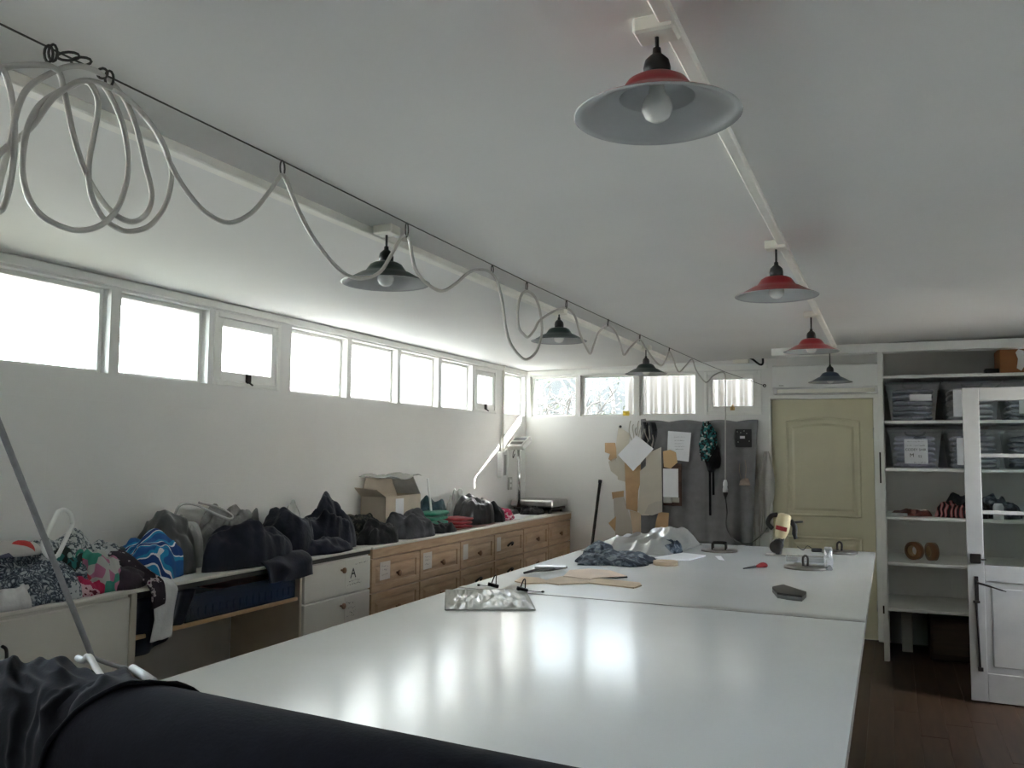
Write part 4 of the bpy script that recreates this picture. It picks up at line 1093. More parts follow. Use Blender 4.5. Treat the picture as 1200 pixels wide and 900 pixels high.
mk('blue_grey_cloth', heap(-1.61, 5.36, TZ, .27, .27, .06, 50.2, fold=.8, fr=3.5, pw=.8, rot=.2, rough=.3), M['bluegrey'], label='crumpled blue grey cloth on the far half of the table', cat='fabric')
mk('grey_cloth_peak', heap(-1.76, 5.58, TZ, .12, .13, .095, 52.2, fold=.5, fr=3, pw=.9), M['bluegrey'], label='bunched grey cloth rising behind the blue grey cloth', cat='fabric')
pc = T(745, 650)
def plast(u, v):
    x = -1.97 + .60 * u + .08 * v; y = 5.80 + .78 * v
    e = min(1, min(u, 1 - u, v, 1 - v) * 6)
    z = .004 + e * (.045 + .11 * v * u + .04 * (ridge(u * 5, v * 4, 6.3) - .3) + .03 * nz(u * 4, v * 4, 9))
    return (x, y, TZ + max(z, .003))
mk('plastic_bag', MB().grid(plast, 56, 40), film('bright polythene', (.85, .85, .83), clear=.35, gloss=.25, noise_scale=20, rough=.2, trans=.5), label='bright crinkled clear plastic bag at the far left of the table', cat='plastic bag', solid=.002)
mk('peach_cloth', heap(-1.70, 6.20, TZ, .17, .20, .055, 55.1, fold=.4, fr=3), mat('peach fabric', (.68, .50, .34), rough=.9, var=.1), label='peach cloth inside the plastic bag on the table', cat='fabric')
mk('dark_grey_cloth', heap(-1.42, 6.05, TZ, .10, .13, .075, 57.1, fold=.7, fr=4), M['bluegrey'], label='dark grey cloth bunched at the right end of the plastic bag', cat='fabric')
flat('white_board', [(765, 655), (800, 649), (827, 652), (808, 657), (780, 657)], 0, M['paper'], 'thin white board lying right of the crumpled cloths', 'board', t=.008)
p = T(780, 662)
tp = thing('tape_roll', p, 'pale brown roll of tape lying right of the blue grey cloth', 'tape')
mk('tape', MB().lathe([(.035, .0), (.075, .0), (.075, .024), (.035, .024), (.035, .0)], p + Vector((0, 0, .0006)), 28), M['kraft_l'], tp)
flat('paper_scrap', [(838, 652), (845, 652), (849, 657), (842, 656)], 0, M['paper'], 'small white paper scrap on the table near the round weights', 'paper')
mk('thin_scrap', MB().tube([T(703, 676) + Vector((0, 0, .003)), T(722, 678) + Vector((0, 0, .003)), T(735, 677) + Vector((0, 0, .004))], .003, 5), M['iron'], label='thin dark wire end beside the peach card', cat='wire')
# round steel weights with handles
def weight(px, py, r, rz, label, two=False):
    p = T(px, py)
    t = thing('round_weight', p, label, 'weight', 'round cutting weights')
    mk('disc', MB().lathe([(.001, .0), (r, .0), (r, .010), (r - .003, .014), (r * .3, .015), (.001, .015)], p + Vector((0, 0, .0006)), 40), M['wsteel'], t)
    for s in ((-.05, .05) if two else (0,)):
        q = p + Matrix.Rotation(rz, 3, 'Z') @ Vector((0, s, 0))
        d = Matrix.Rotation(rz, 3, 'Z') @ Vector((.045, 0, 0))
        if two:
            mk('handle', MB().tube(smooth_path([q - d + Vector((0, 0, .014)), q - d + Vector((0, 0, .05)), q - d * .8 + Vector((0, 0, .058)), q + d * .8 + Vector((0, 0, .058)), q + d + Vector((0, 0, .05)), q + d + Vector((0, 0, .014))], 3), .006, 8), M['iron'], t)
        else:
            mk('handle', MB().tube(smooth_path([q - d * .3 + Vector((0, 0, .014)), q - d * .35 + Vector((0, 0, .06)), q + Vector((0, 0, .075)), q + d * .35 + Vector((0, 0, .06)), q + d * .3 + Vector((0, 0, .014))], 4), .007, 8), M['iron'], t)
    return t
weight(843, 646, .125, .1, 'round steel weight with two handles, left of the cloth cutter', True)
weight(944, 666, .125, .6, 'round steel weight nearest, right of the cloth cutter')
weight(984, 648, .115, .4, 'round steel weight at the back right table corner')
tc_ = T(971, 668)
tt = thing('clear_canister', tc_, 'clear plastic canister beside the nearest round weight', 'canister')
mk('body', MB().lathe([(.001, .001), (.024, .001), (.025, .115), (.022, .118)], tc_, 20), M['tubep'], tt)
mk('cap', MB().lathe([(.022, .118), (.024, .122), (.020, .134), (.001, .136)], tc_, 20), M['grey_pl'], tt)
bx_ = T(945, 655)
mk('clear_case', MB().cbox(T(946, 662) + Vector((0.0, .16, .018)), (.14, .05, .017), .004, Matrix.Rotation(.1, 3, 'Z')), M['tubep'], label='long clear plastic case behind the nearest round weight', cat='case')
p = T(957, 647)
o = thing('black_cable_clip', p, 'small black clip with a thin wire behind the canister', 'clip')
mk('clip', MB().cbox(p + Vector((0, 0, .014)), (.035, .014, .013), .004, Matrix.Rotation(.3, 3, 'Z')), M['black'], o)
mk('wire', MB().tube(smooth_path([p + Vector((-.02, 0, .014)), p + Vector((-.06, 0, .04)), p + Vector((-.09, 0, .01)), p + Vector((-.13, .02, .03))], 5), .003, 5), M['black'], o)
# snips
p0, p1 = T(871, 667), T(899, 665)
sn = thing('thread_snips', (p0 + p1) / 2, 'small snips with red handle on the table', 'snips')
mk('handle', MB().tube(smooth_path([p0.lerp(p1, .55) + Vector((0, 0, .010)), p0.lerp(p1, .8) + Vector((0, .01, .016)), p1 + Vector((0, 0, .010))], 5), [.007, .009, .011, .013, .015, .016, .016, .015, .013, .011, .008], 10), M['redc'], sn, label='red handle')
mk('blade', MB().tube([p0 + Vector((0, 0, .004)), p0.lerp(p1, .5) + Vector((0, 0, .010))], [.003, .009], 6), M['black'], sn)
# calculator-like grey block
q = [T(903, 691), T(916, 689), T(945, 698), T(941, 703), T(925, 701), T(909, 698)]
gb = thing('grey_block', (T(925, 700)), 'dark grey bent plastic block lying alone on the table', 'tool')
mk('base', MB().prism([(v.x, v.y) for v in (T(905, 694), T(918, 691), T(945, 700), T(940, 705), T(922, 703), T(911, 701))], 2, TZ + .0006, TZ + .018), mat('mid grey plastic', (.16, .16, .155), rough=.5), gb)
mk('top', MB().prism([(v.x, v.y) for v in (T(905, 694), T(918, 691), T(945, 700), T(940, 705), T(922, 703), T(911, 701))], 2, TZ + .018, TZ + .027), M['iron'], gb)

# cloth cutting machine
cm = T(910, 651)
cu = thing('cloth_cutter', cm, 'cream and black electric cloth cutting machine standing on the table', 'cutting machine')
mk('base_plate', MB().cbox(cm + Vector((.03, 0, .005)), (.10, .05, .0045), .003), M['steel'], cu)
rot = Matrix.Rotation(radians(12), 3, 'Y')
def cl_(x, y, z): return cm + rot @ Vector((x, y, z))
mk('stand', MB().cbox(cl_(.01, 0, .07), (.018, .022, .065), .006, rot), M['black'], cu)
mk('blade_guard', MB().lathe([(.001, -.012), (.035, -.012), (.040, 0), (.035, .012), (.001, .012)], cl_(-.005, -.028, .075), 24, rot=Matrix.Rotation(pi / 2, 3, 'X')), M['black'], cu)
mk('blade', MB().lathe([(.001, -.0015), (.041, -.001), (.041, .001), (.001, .0015)], cl_(-.012, -.043, .06), 28, rot=Matrix.Rotation(pi / 2, 3, 'X')), M['iron'], cu)
mb = MB()
prof = [(.030, .12), (.038, .135), (.050, .175), (.052, .24), (.046, .275), (.030, .285), (.001, .286)]
vs = []
mb.lathe(prof, (0, 0, 0), 20)
mb.v = [cl_(v.x * .95, v.y * 1.05, v.z) for v in mb.v]
hsg = mk('motor_housing', mb, M['beige'], cu)
mk('red_band', MB().cbox(cl_(-.0, -.052, .19), (.036, .004, .014), .001, rot), M['redc'], hsg, label='red printed band')
mk('grip', MB().tube(smooth_path([cl_(-.045, .0, .27), cl_(-.085, -.01, .25), cl_(-.095, -.01, .20), cl_(-.06, 0, .17)], 5), .016, 10), M['black'], cu)
mk('rear_handle', MB().tube(smooth_path([cl_(.04, 0, .25), cl_(.075, 0, .22), cl_(.085, 0, .17), cl_(.10, 0, .14)], 4), [.018] * 9 + [.014] * 4, 10), M['black'], cu)
mk('knob', MB().cyl(cl_(.05, 0, .24), cl_(.12, .01, .262), .007, 8), M['black'], cu)

# ------------------------------------------------------------------ end wall: curtain, patterns, papers
def onw(px, py, off): return at(px, py, 1, YB - off)
def curt(u, v):
    px = 752 + (889 - 752) * u
    topz = 1.882 + .018 * abs(sin(u * pi * 3.5 + .4)) - .012
    if u < .05: topz += .02
    z = topz + (.76 - topz) * v
    x = -2.169 + (1.085) * u - .05 * v * max(0, u - .8) / .2
    d = .02 + (.010 + .085 * v * (.3 + u)) * (ridge(u * 4.2, v * .5, 2) * .6 + .5 * (.5 + .5 * sin(u * 26 + .8 * sin(v * 2)))) + .015 * v * (1 + sin(u * 41)) * (u > .55)
    return (x, YB - .004 - abs(d), z)
mk('grey_curtain', MB().grid(curt, 120, 40), M['curtain'], label='grey cloth hung as a curtain on the end wall', cat='curtain', solid=.003)

offs = [.0]
def piece(name, pix, m, label, cat, off, t=.003, bend=0):
    poly = [(p.x, p.z) for p in (onw(a, b, off) for a, b in pix)]
    return mk(name, MB().prism(poly, 1, YB - off - t, YB - off), m, label=label, cat=cat, group=None)
piece('card_pattern', [(709, 519), (721, 519), (724, 536), (717, 541), (713, 538), (715, 532), (709, 530)], M['kraft'], 'brown card pattern at the upper left of the wall patterns', 'card pattern', .004)
piece('card_pattern', [(713, 541), (722, 536), (726, 560), (716, 552)], M['manila'], 'pale torn card under the upper left brown card', 'card pattern', .004)
piece('card_pattern', [(725, 500), (738, 508), (734, 565), (724, 562), (722, 520)], M['manila'], 'pale paper pattern hanging behind the tilted white sheet', 'card pattern', .008)
piece('card_pattern', [(717, 577), (731, 575), (731, 582), (718, 585)], M['kraft'], 'small brown card strip left of the tall brown card', 'card pattern', .004)
piece('card_pattern', [(719, 584), (731, 582), (741, 615), (742, 640), (722, 640)], M['greycard'], 'pale pattern card low on the wall above the plastic bag', 'card pattern', .005)
piece('card_pattern', [(713, 613), (722, 605), (721, 623)], M['kraft'], 'small triangular brown card low on the wall', 'card pattern', .009)
piece('card_pattern', [(732, 540), (745, 548), (759, 538), (752, 560), (748, 575), (747, 600), (734, 596)], M['kraft'], 'tall brown card pattern below the tilted white sheet', 'card pattern', .012)
piece('card_pattern', [(738, 598), (755, 602), (768, 602), (764, 640), (744, 640)], M['kraft_l'], 'light brown card below the large grey card', 'card pattern', .006)
piece('card_pattern', [(772, 600), (784, 601), (783, 618), (767, 622), (769, 610)], M['kraft'], 'orange brown card at the lower right of the patterns', 'card pattern', .072)
piece('card_pattern', [(757, 532), (775, 524), (776, 585), (774, 600), (760, 604), (752, 604), (747, 598), (750, 570), (750, 552), (757, 546)], M['manila'], 'large grey cream card pattern in front of the others', 'card pattern', .078)
piece('card_pattern', [(755, 602), (760, 592), (768, 588), (776, 587), (776, 600), (764, 604)], M['greycard'], 'curved grey card at the foot of the large card pattern', 'card pattern', .083)
piece('white_sheet', [(724, 533), (746, 510), (766, 526), (742, 552)], M['paper'], 'white paper sheet pinned tilted over the card patterns', 'paper', .088)
piece('card_pattern', [(777, 529), (785, 527), (792, 530), (794, 542), (786, 549), (778, 547)], mat('orange card', (.62, .42, .22), rough=.7), 'rounded orange card between the large card and clipboard', 'card pattern', .080)
ps = piece('white_sheet', [(783, 505), (810, 507), (807, 541), (791, 539), (789, 529), (782, 528)], M['paper'], 'white printed sheet pinned on the grey curtain', 'paper', .078)
P_ = onw(786, 537, .082)
writing(ps, (P_.x, YB - .0815, P_.z), (1, 0, 0), (0, 0, 1), .15, .22, [(.9, .2, .9, .03), (.75, .25, .85, .02), (.62, .25, .8, .02), (.5, .25, .85, .02), (.38, .3, .8, .02)], 31, (0, -1, 0))
clb = thing('clipboard', onw(787, 590, .07), 'dark clipboard with white papers hanging on the curtain', 'clipboard')
p0, p1 = onw(777, 543, .075), onw(799, 593, .075)
mk('board', MB().box(p0.x, p1.x, YB - .078, YB - .072, p1.z, p0.z, b=.002), wood('dark brown board', (.05, .02, .012), (.10, .045, .03)), clb)
q0, q1 = onw(777, 549, .08), onw(795, 583, .08)
mk('paper', MB().box(q0.x, q1.x, YB - .081, YB - .0785, q1.z, q0.z), M['paper'], clb, label='white papers')
q0, q1 = onw(785, 583, .08), onw(796, 589, .08)
mk('paper', MB().box(q0.x, q1.x, YB - .080, YB - .0785, q1.z, q0.z), M['greycard'], clb, label='pale grey slip')
q = onw(783, 587, .09)
mk('bulldog_clip', MB().box(q.x - .045, q.x + .035, YB - .10, YB - .081, q.z - .02, q.z + .035, b=.006), M['steel'], clb)
# bundle of pins and strings over the patterns
cloth_b = MB()
for k in range(9):
    a = onw(738 + k * 3.2, 497 + (k % 3) * 4, .05); 
    cloth_b.tube(smooth_path([a + Vector((0, .03, .03)), a, a + Vector((.02 * sin(k), -.02, -.08)), a + Vector((.03 * cos(k), -.0, -.17))], 4), .0045, 5)
mk('string_bundle', cloth_b, M['greycard'], label='bundle of strings and hangers above the tilted white sheet', cat='string')
mk('hanging_cloth_scrap', MB().grid(lambda u, v: (onw(755, 0, 0).x + .12 * u + .02 * sin(v * 5) - .02, YB - .05 - .018 * sin(u * 12), 1.87 - .29 * v), 16, 12), M['char'], label='dark grey cloth hung at the curtain left edge', cat='fabric', solid=.004)
# lanyards
tz = onw(828, 494, .08)
lt = []
mk('teal_lanyard', MB().grid(lambda u, v: (onw(829, 494, .09).x - .01 + (.030 + .05 * sin(pi * v) + .01 * nz(v * 6, 1, 1)) * (2 * u - 1) + .02 * sin(v * 4), YB - .09 - .025 * sin(u * pi) - .012 * ridge(u * 4, v * 5, 3), 1.87 - .36 * v), 14, 26).tube(
   smooth_path([onw(826, 506, .11), onw(833, 504, .12), onw(839, 507, .12), onw(838, 511, .12)], 4), .006, 6), M['tealp'], label='teal patterned straps bunched on a hook on the curtain', cat='strap', solid=.004)
mk('black_pouch', heap(0, 0, 0, .085, .14, .05, 61.2, fold=.3), M['blackc'], label='black pouch with dangling straps under the teal straps', cat='pouch')
bp = bpy.data.objects['black_pouch']
pc = onw(834, 536, .075)
me = bp.data
for v in me.vertices:
    x, y, z = v.co
    v.co = (x, -z, y)
bp.location = Vector((pc.x, YB - .062, pc.z)); ORG[bp.name] = bp.location.copy()
for k, (a, b) in enumerate((((832, 552), (831, 604)), ((836, 552), (838, 580)))):
    A_, B_ = onw(*a, .075), onw(*b, .075)
    mk('strap', MB().box(A_.x - .010, A_.x + .010, YB - .085, YB - .078, B_.z, A_.z + .03), M['blackc'], bp)
# black square sign
q0, q1 = onw(862, 503, .06), onw(881, 524, .06)
sg = thing('black_plate', ((q0.x + q1.x) / 2, YB - .06, q1.z), 'square black plate with a small white label on the curtain', 'plate')
mk('plate', MB().box(q0.x, q1.x, YB - .066, YB - .058, q1.z, q0.z, b=.002), M['black'], sg)
a = onw(870, 512.5, .067)
mk('label', MB().box(a.x - .022, a.x + .022, YB - .0675, YB - .066, a.z - .011, a.z + .012), M['paper'], sg, label='small white label')
dm = MB()
for (px, py) in ((864, 506), (868, 507), (872, 505), (875, 508), (878, 517), (865, 518)):
    a = onw(px, py, .067); dm.lathe([(.001, .0), (.005, .0), (.004, .002), (.001, .0025)], a + Vector((0, 0, 0)), 8, rot=Matrix.Rotation(pi / 2, 3, 'X'))
mk('screws', dm, M['grey_pl'], sg)
# hanging strings at the curtain's right edge
mb = MB()
rr = random.Random(5)
for k in range(10):
    a = onw(883 + rr.uniform(-1, 3), 536, .05)
    d1 = rr.uniform(-.03, .07)
    mb.tube(smooth_path([a, a + Vector((d1 * .4, -.01, -.15)), a + Vector((d1, 0, -.35 + rr.uniform(-.1, .1))), a + Vector((d1 * .6, .01, -.70 + rr.uniform(-.12, .1)))], 5), .0045, 5)
mk('hanging_strings', mb, mat('pale twine', (.50, .48, .45), rough=.8), label='pale strings hanging at the right edge of the curtain', cat='string')
mk('white_rag', MB().grid(lambda u, v: (onw(884, 0, .05).x + .05 + (.02 + .05 * sin(pi * min(1, v * 1.2)) ) * (2 * u - 1) - .01 * v, YB - .03 - .02 * sin(u * 9 + v * 3), 1.60 - .72 * v), 14, 22), mat('sheer white rag', (.55, .54, .52), rough=.9), label='pale thin cloth hanging on the wall edge beside the door', cat='fabric', solid=.003)
kt = onw(873, 565, .075)
mk('string_knot', heap(kt.x, YB - .09, kt.z - .03, .05, .03, .06, 66.1, fold=.6, n=40, m=12).tube(smooth_path([kt + Vector((.0, 0, .02)), kt + Vector((.01, .01, .12)), kt + Vector((.0, .01, .2))], 4), .003, 5).tube(smooth_path([kt + Vector((-.03, 0, .02)), kt + Vector((-.05, .01, .1)), kt + Vector((-.045, .01, .17))], 4), .003, 5), mat('tan twine', (.30, .24, .20), rough=.9, var=.3), label='knotted tan string tuft hanging on the curtain', cat='string')
mk('wall_nail', MB().cyl(onw(727, 500, 0), onw(727, 500, .03), .008, 8).lathe([(.001, 0), (.014, 0), (.013, .006), (.001, .007)], onw(727, 500, .028), 10, rot=Matrix.Rotation(pi / 2, 3, 'X')), M['iron'], label='dark nail in the wall above the patterns', cat='nail')
mk('yellow_tub', MB().lathe([(.001, 0), (.030, 0), (.034, .045), (.001, .046)], (-2.33, YB + .028, ZS), 16), M['yellow'], label='small yellow tub on the end window sill', cat='tub')
pt, pb = onw(703, 566, .03), Vector((-2.69, YB - .22, .0))
stk = mk('leaning_pole', MB().tube([pb + Vector((0, 0, .006)), pb.lerp(pt, .5), pt], .014, 10), M['iron'], label='dark pole leaning against the end wall beside the bench', cat='pole')
mk('tip', MB().cyl(pt, pt + (pt - pb).normalized() * .03, .018, 10), M['black'], stk)

# ------------------------------------------------------------------ shelving on the right
CX0, CY0, CY1 = -.058, 7.45, YB - .003
sv = thing('shelf_cupboard', (.6, 7.8, 0), 'tall white open shelf cupboard with plastic bins right of the green door', 'cupboard')
mk('side_panel', MB().box(CX0, CX0 + .028, CY0 + .02, CY1, 0, 2.384), M['trim'], sv)
mk('front_post', MB().box(CX0 - .012, CX0 + .022, CY0, CY0 + .02, 0, 2.3845, b=.002), M['trim'], sv)
mk('back_panel', MB().box(CX0 + .03, XR - .003, CY1 - .012, CY1, 0, 2.45), M['wall'], sv)
SZ = [2.20, 1.846, 1.478, 1.104, .755, .407]
for z in SZ:
    mk('shelf', MB().box(CX0 + .0282, XR - .004, CY0 + .008, CY1 - .013, z - .024, z, b=.003), M['trim'], sv)
mk('hasp', MB().box(CX0 - .0135, CX0 - .002, CY0 - .004, CY0, 1.36, 1.60), M['iron'], sv)
mk('strap_hinge', MB().box(CX0 - .014, CX0 - .002, CY0 - .004, CY0, .36, .42, b=.001), M['iron'], sv)

def bin_(x0, x1, z, cm, label, clabel, note=None, seed=0, hh=.30):
    yf, yb = CY0 + .035, CY1 - .06
    t = thing('storage_bin', ((x0 + x1) / 2, (yf + yb) / 2, z), label, 'storage bin', 'clear lidded storage bins on the shelves')
    k = .045; zt = z + hh; cx, cy = (x0 + x1) / 2, (yf + yb) / 2
    def rr_(sx, sy, zz): return [(cx - sx, cy - sy, zz), (cx + sx, cy - sy, zz), (cx + sx, cy + sy, zz), (cx - sx, cy + sy, zz)]
    hx, hy = (x1 - x0) / 2, (yb - yf) / 2
    rings = [rr_(hx - k, hy - .03, z + .001), rr_(hx - .012, hy - .012, zt - .03), rr_(hx - .002, hy - .002, zt - .026), rr_(hx - .002, hy - .002, zt - .014)]
    vs = [p for r_ in rings for p in r_]
    fs = [(3, 2, 1, 0)] + [(i * 4 + q, i * 4 + (q + 1) % 4, i * 4 + 4 + (q + 1) % 4, i * 4 + 4 + q) for i in range(len(rings) - 1) for q in range(4)]
    mk('tub', MB().add(vs, fs), M['bin'], t)
    mk('lid', MB().box(x0, x1, yf, yb, zt - .014, zt, b=.005), M['bin'], t)
    mk('handle', MB().tube(smooth_path([(cx - .07, yf, zt - .02), (cx - .05, yf - .006, zt - .045), (cx + .05, yf - .006, zt - .045), (cx + .07, yf, zt - .02)], 4), .008, 6), M['bin'], t)
    mk('folded_garments', folded(cx, cy, z + .003, (x1 - x0) - .10, (yb - yf) - .10, 6, (hh - .05) / 6, seed), cm, label=clabel, cat='garment')
    if note:
        a, b, c0, c1 = note
        # taped to the front, which leans outward toward the top
        sl = lambda zz: yf + .03 - (.018) * (zz - z) / (hh - .03) - .002
        N = mk('paper_label', MB().add([(a, sl(c0), c0), (b, sl(c0), c0), (b, sl(c1), c1), (a, sl(c1), c1)], [(0, 1, 2, 3)]), M['paper'], t, label='white paper label with handwriting', solid=.001)
        return t, N, (a, sl(c0) - .0015, c0), b - a, c1 - c0
    return t
cgrey = pattern('grey garments', [(.18, .195, .25), (.36, .38, .46), (.60, .61, .68)], 9, 'noise', pos=[0, .45, .6])
clav = pattern('lavender grey garments', [(.40, .40, .50), (.60, .60, .72), (.20, .20, .27)], 6, 'noise', pos=[0, .4, .62])
cdark = pattern('dark garments', [(.09, .10, .15), (.20, .215, .28), (.48, .49, .55)], 8, 'noise', pos=[0, .5, .62])
cpale = pattern('pale garments', [(.42, .41, .43), (.58, .56, .58), (.28, .28, .30)], 7, 'noise', pos=[0, .5, .65])
z = SZ[1]
_, N, o, w_, h_ = bin_(-.02, .372, z, cdark, 'clear bin on the upper bin shelf nearest the green door', 'dark garments inside the upper bin nearest the green door', (.155, .31, z + .155, z + .205), 71.3)
bin_(.385, .79, z, cpale, 'clear bin, middle of the upper bin shelf, behind the door frame', 'pale garments inside the middle upper bin', (.46, .615, z + .03, z + .235), 73.1)
bin_(.803, 1.22, z, cgrey, 'clear bin at the right end of the upper bin shelf', 'grey garments inside the right upper bin', (.90, 1.05, z + .05, z + .25), 75.6)
z = SZ[2]
_, N, o, w_, h_ = bin_(-.012, .385, z, clav, 'clear bin marked M on the lower bin shelf beside the green door', 'lavender grey garments inside the bin marked M', (.108, .275, z + .035, z + .225), 77.9)
ux, uz, nrm = (1, 0, 0), (0, -.067, 1), (0, -1, 0)
o = Vector(o)
def wtext(parent, s, off, size, name='letter'):
    cv = bpy.data.curves.new(name, 'FONT'); cv.body = s; cv.size = size; cv.extrude = .0004
    ob_ = bpy.data.objects.new(name, cv); COL.objects.link(ob_)
    dg = bpy.context.evaluated_depsgraph_get()
    me_ = bpy.data.meshes.new_from_object(ob_.evaluated_get(dg)); bpy.data.objects.remove(ob_)
    me_.materials.clear(); me_.materials.append(M['ink'])
    q_ = bpy.data.objects.new(name, me_); COL.objects.link(q_); q_.parent = parent
    q_.rotation_euler = (pi / 2 + .06, 0, 0)
    q_.location = Vector(off) - ORG[parent.name]
    ORG[q_.name] = Vector(off)
    return q_
for s, dx, dz, sz in (('CODEY SHIR', .008, .100, .026), ('M', .038, .052, .040), ('52', .098, .048, .026)):
    wtext(N, s, o + Vector((dx, -.0025 - .067 * dz, dz)), sz)
writing(N, o + Vector((0, -.002, 0)), ux, uz, w_, h_, [(.90, .12, .85, .05), (.74, .08, .9, .05), (.05, .4, .9, .05)], 41, nrm)
bin_(.40, .80, z, cgrey, 'clear bin with blue grey clothes, middle of the lower bin shelf', 'blue grey clothes inside the middle lower bin', (.475, .60, z + .03, z + .235), 79.2)
bin_(.815, 1.22, z, cdark, 'clear bin at the right end of the lower bin shelf', 'dark clothes inside the right lower bin', None, 81.2)
# top shelf
b = thing('brown_carton', (1.0, 7.75, SZ[0]), 'brown printed carton on the top shelf at the right', 'carton')
mk('body', MB().box(.79, 1.22, 7.56, 7.95, SZ[0] + .001, SZ[0] + .2, b=.004), M['orange'], b)
mk('print', MB().prism([(.90, 2.24), (.93, 2.22), (.955, 2.26), (.965, 2.33), (.955, 2.37), (.915, 2.385), (.895, 2.36), (.91, 2.31)], 1, 7.558, 7.5605), M['paper'], b, label='white printed patch')
mk('black_box', MB().box(.69, .785, 7.58, 7.70, SZ[0] + .001, SZ[0] + .045, b=.004), M['black'], label='small black box beside the brown carton on the top shelf', cat='box')
# clothes shelf
z = SZ[3]
cloth('brown_cloth', 'flat brown and red cloth lying on the left of the clothes shelf', 'fabric', M['brownc'], .14, 7.68, z, .15, .13, .05, 83.1, fold=.6)
mk('white_slip', MB().cbox((.06, 7.56, z + .012), (.06, .03, .010), .003), M['white_c'], label='white folded slip before the brown cloth on the shelf', cat='fabric')
cloth('grey_garment', 'grey garment heaped behind the red cloth on the shelf', 'garment', M['char'], .52, 7.80, z, .14, .18, .19, 84.3, fold=.5)
cloth('red_print_cloth', 'red and pink striped cloth heaped in the middle of the shelf', 'fabric', pattern('red and black print', [(.02, .015, .018), (.35, .08, .09), (.45, .25, .25)], 8, 'wave', pos=[0, .45, .8]), .45, 7.60, z, .14, .11, .12, 86.3, fold=.7)
cloth('navy_bundle', 'navy and grey bundle seen through the glazed door', 'garment', M['bluegrey'], .76, 7.70, z, .16, .18, .17, 88.3, fold=.5)
cloth('black_bundle', 'black bundle on the shelf left of the navy bundle', 'garment', M['blackc'], .63, 7.60, z, .08, .11, .14, 89.3, fold=.5)
mk('white_jar', MB().lathe([(.001, 0), (.035, 0), (.036, .10), (.026, .12), (.001, .122)], (.74, 7.50, z), 18), M['white_pl'], label='small white jar beside the navy bundle on the shelf', cat='jar')
# tape rolls
z = SZ[4]
for i, (xx, lab) in enumerate(((.165, 'left of two brown tape rolls standing on the shelf'), (.29, 'right of two brown tape rolls standing on the shelf'))):
    c_ = Vector((xx, 7.70, z + .071))
    t = thing('tape_roll', (xx, 7.70, z), lab, 'tape', 'brown tape rolls on the shelf')
    rz = Matrix.Rotation(.9 - i * .5, 3, 'Z') @ Matrix.Rotation(pi / 2, 3, 'Y')
    mk('tape', MB().lathe([(.042, -.026), (.070, -.026), (.070, .026), (.042, .026), (.042, -.026)], c_, 28, rot=rz), M['tape'], t)
    mk('core', MB().lathe([(.038, -.027), (.042, -.027), (.042, .027), (.038, .027), (.038, -.027)], c_, 28, rot=rz), M['kraft'], t)
# under the lowest shelf
mk('narrow_board', MB().cbox((.10, 7.86, .17), (.04, .012, .168), .003, Matrix.Rotation(.08, 3, 'X')), M['lam'], label='narrow pale board standing under the lowest shelf', cat='board')
t = thing('drawer_box', (.5, 7.85, 0), 'dark drawer chest on the floor under the lowest shelf', 'chest')
mk('body', MB().box(.26, .86, 7.66, 8.12, 0, .33, b=.004), wood('dark wood', (.03, .018, .012), (.06, .035, .022)), t)
d_ = mk('drawer', MB().box(.28, .84, 7.645, 7.66, .05, .30, b=.003), wood('dark wood front', (.04, .025, .016), (.075, .045, .03)), t)
mk('knob', MB().lathe([(.006, 0), (.014, .014), (.001, .022)], (.56, 7.645, .17), 12, rot=Matrix.Rotation(pi / 2, 3, 'X')), M['iron'], d_)

# glazed door standing open on the right, hinged at the right wall
ang = atan2(-.06, .8)
H0 = Vector((.452, 6.51, 0)); U = Vector((cos(ang), sin(ang), 0)); Vv = Vector((-sin(ang), cos(ang), 0))
DW, DH = .80, 2.025
rotd = Matrix((U, Vv, Vector((0, 0, 1)))).transposed()
def dbox(mb, u0, u1, z0, z1, d0=-.02, d1=.02, b=.003):
    c_ = H0 + U * ((u0 + u1) / 2) + Vv * ((d0 + d1) / 2) + Vector((0, 0, (z0 + z1) / 2))
    return mb.cbox(c_, ((u1 - u0) / 2, (d1 - d0) / 2, (z1 - z0) / 2), b, rotd)
gd = thing('door_2', H0 + U * .4, 'old white half-glazed door standing open at the right', None, kind=S)
old = mat('worn white door paint', (.38, .385, .38), rough=.45, var=.10, vs=5)
f = MB(); SW = .098
dbox(f, 0, SW, .01, DH); dbox(f, DW - SW, DW, .01, DH); dbox(f, SW, DW - SW, DH - .085, DH); dbox(f, SW, DW - SW, .77, .875); dbox(f, SW, DW - SW, .01, .19)
mk('stile_and_rail', f, old, gd)
um = (SW + DW - SW) / 2
zz = [.875, 1.214, 1.582, DH - .085]
f = MB(); dbox(f, um - .013, um + .013, .875, DH - .085, -.014, .014); mk('glazing_bar', f, old, gd)
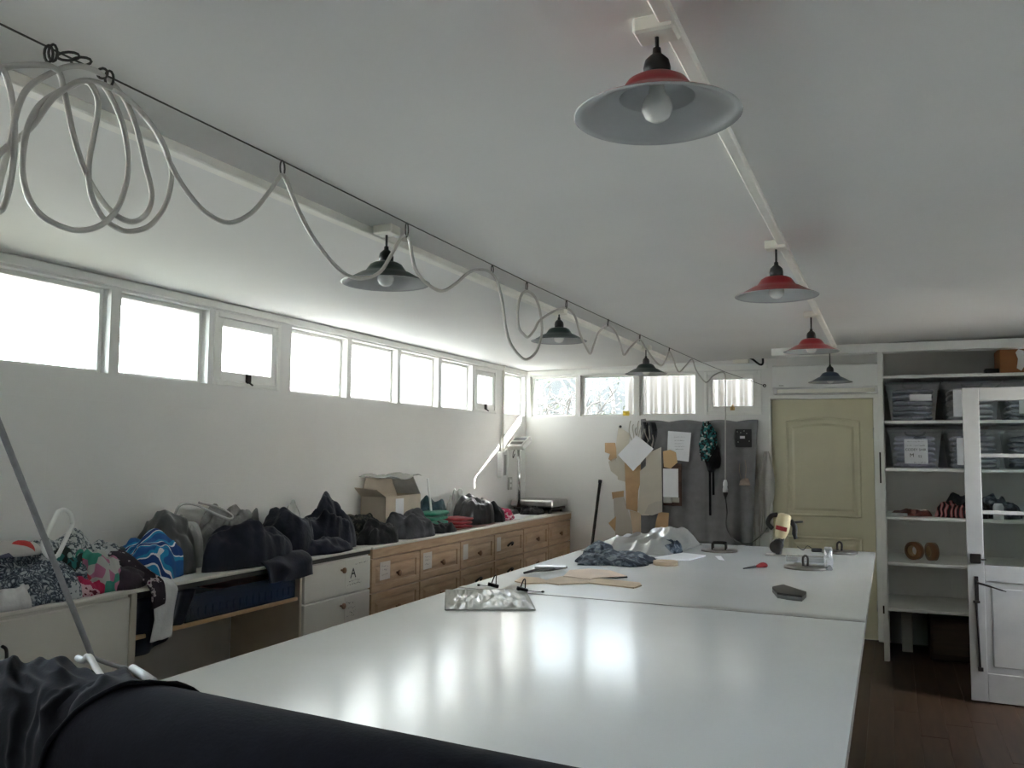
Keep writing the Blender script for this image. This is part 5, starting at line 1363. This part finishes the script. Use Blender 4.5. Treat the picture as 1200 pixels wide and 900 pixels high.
for z in zz[1:-1]:
    for (a, b) in ((SW, um - .013), (um + .013, DW - SW)):
        f = MB(); dbox(f, a, b, z - .012, z + .012, -.014, .014); mk('glazing_bar', f, old, gd)
for i in range(3):
    for (a, b) in ((SW, um - .013), (um + .013, DW - SW)):
        f = MB(); dbox(f, a, b, zz[i] + (.012 if i else 0), zz[i + 1] - (.012 if i < 2 else 0), -.002, .002, 0); mk('pane', f, M['glass'], gd)
for (a, b) in ((SW, um - .02), (um + .02, DW - SW)):
    f = MB(); dbox(f, a, b, .19, .77, -.008, .008, .002); dbox(f, a + .035, b - .035, .23, .73, -.014, .0, .006); mk('lower_panel', f, old, gd)
f = MB(); dbox(f, um - .02, um + .02, .19, .77); mk('lower_mullion', f, old, gd)
f = MB(); dbox(f, .018, .082, .885, .945, -.045, -.02, .004); f.cyl(H0 + U * .08 + Vv * -.03 + Vector((0, 0, .91)), H0 + U * .11 + Vv * -.03 + Vector((0, 0, .912)), .006, 8)
mk('rim_lock', f, M['iron'], gd)
f = MB(); dbox(f, .04, .062, .63, .80, -.024, -.02, .001)
p = H0 + U * .052 + Vv * -.03 + Vector((0, 0, .765))
f.cyl(p + Vv * .012, p - Vv * .03, .008, 8); f.tube(smooth_path([p - Vv * .03, p - Vv * .034 + U * .05 + Vector((0, 0, -.012)), p - Vv * .03 + U * .13 + Vector((0, 0, -.035)), p - Vv * .03 + U * .165 + Vector((0, 0, -.045))], 4), [.007] * 6 + [.005] * 4 + [.003] * 3, 8)
mk('lever_handle', f, M['iron'], gd)
f = MB(); dbox(f, .028, .068, .63, .645, -.032, -.02, .002); f.cyl(H0 + U * .047 + Vv * -.026 + Vector((0, 0, .64)), H0 + U * .058 + Vv * -.026 + Vector((0, 0, .21)), .006, 8); dbox(f, .045, .075, .20, .225, -.034, -.02, .002)
mk('bolt_rod', f, M['iron'], gd)
for z in (.3, 1.0, 1.7):
    f = MB(); f.cyl(H0 + U * (DW + .008) + Vector((0, 0, z)), H0 + U * (DW + .008) + Vector((0, 0, z + .09)), .009, 8); mk('hinge', f, M['iron'], gd)
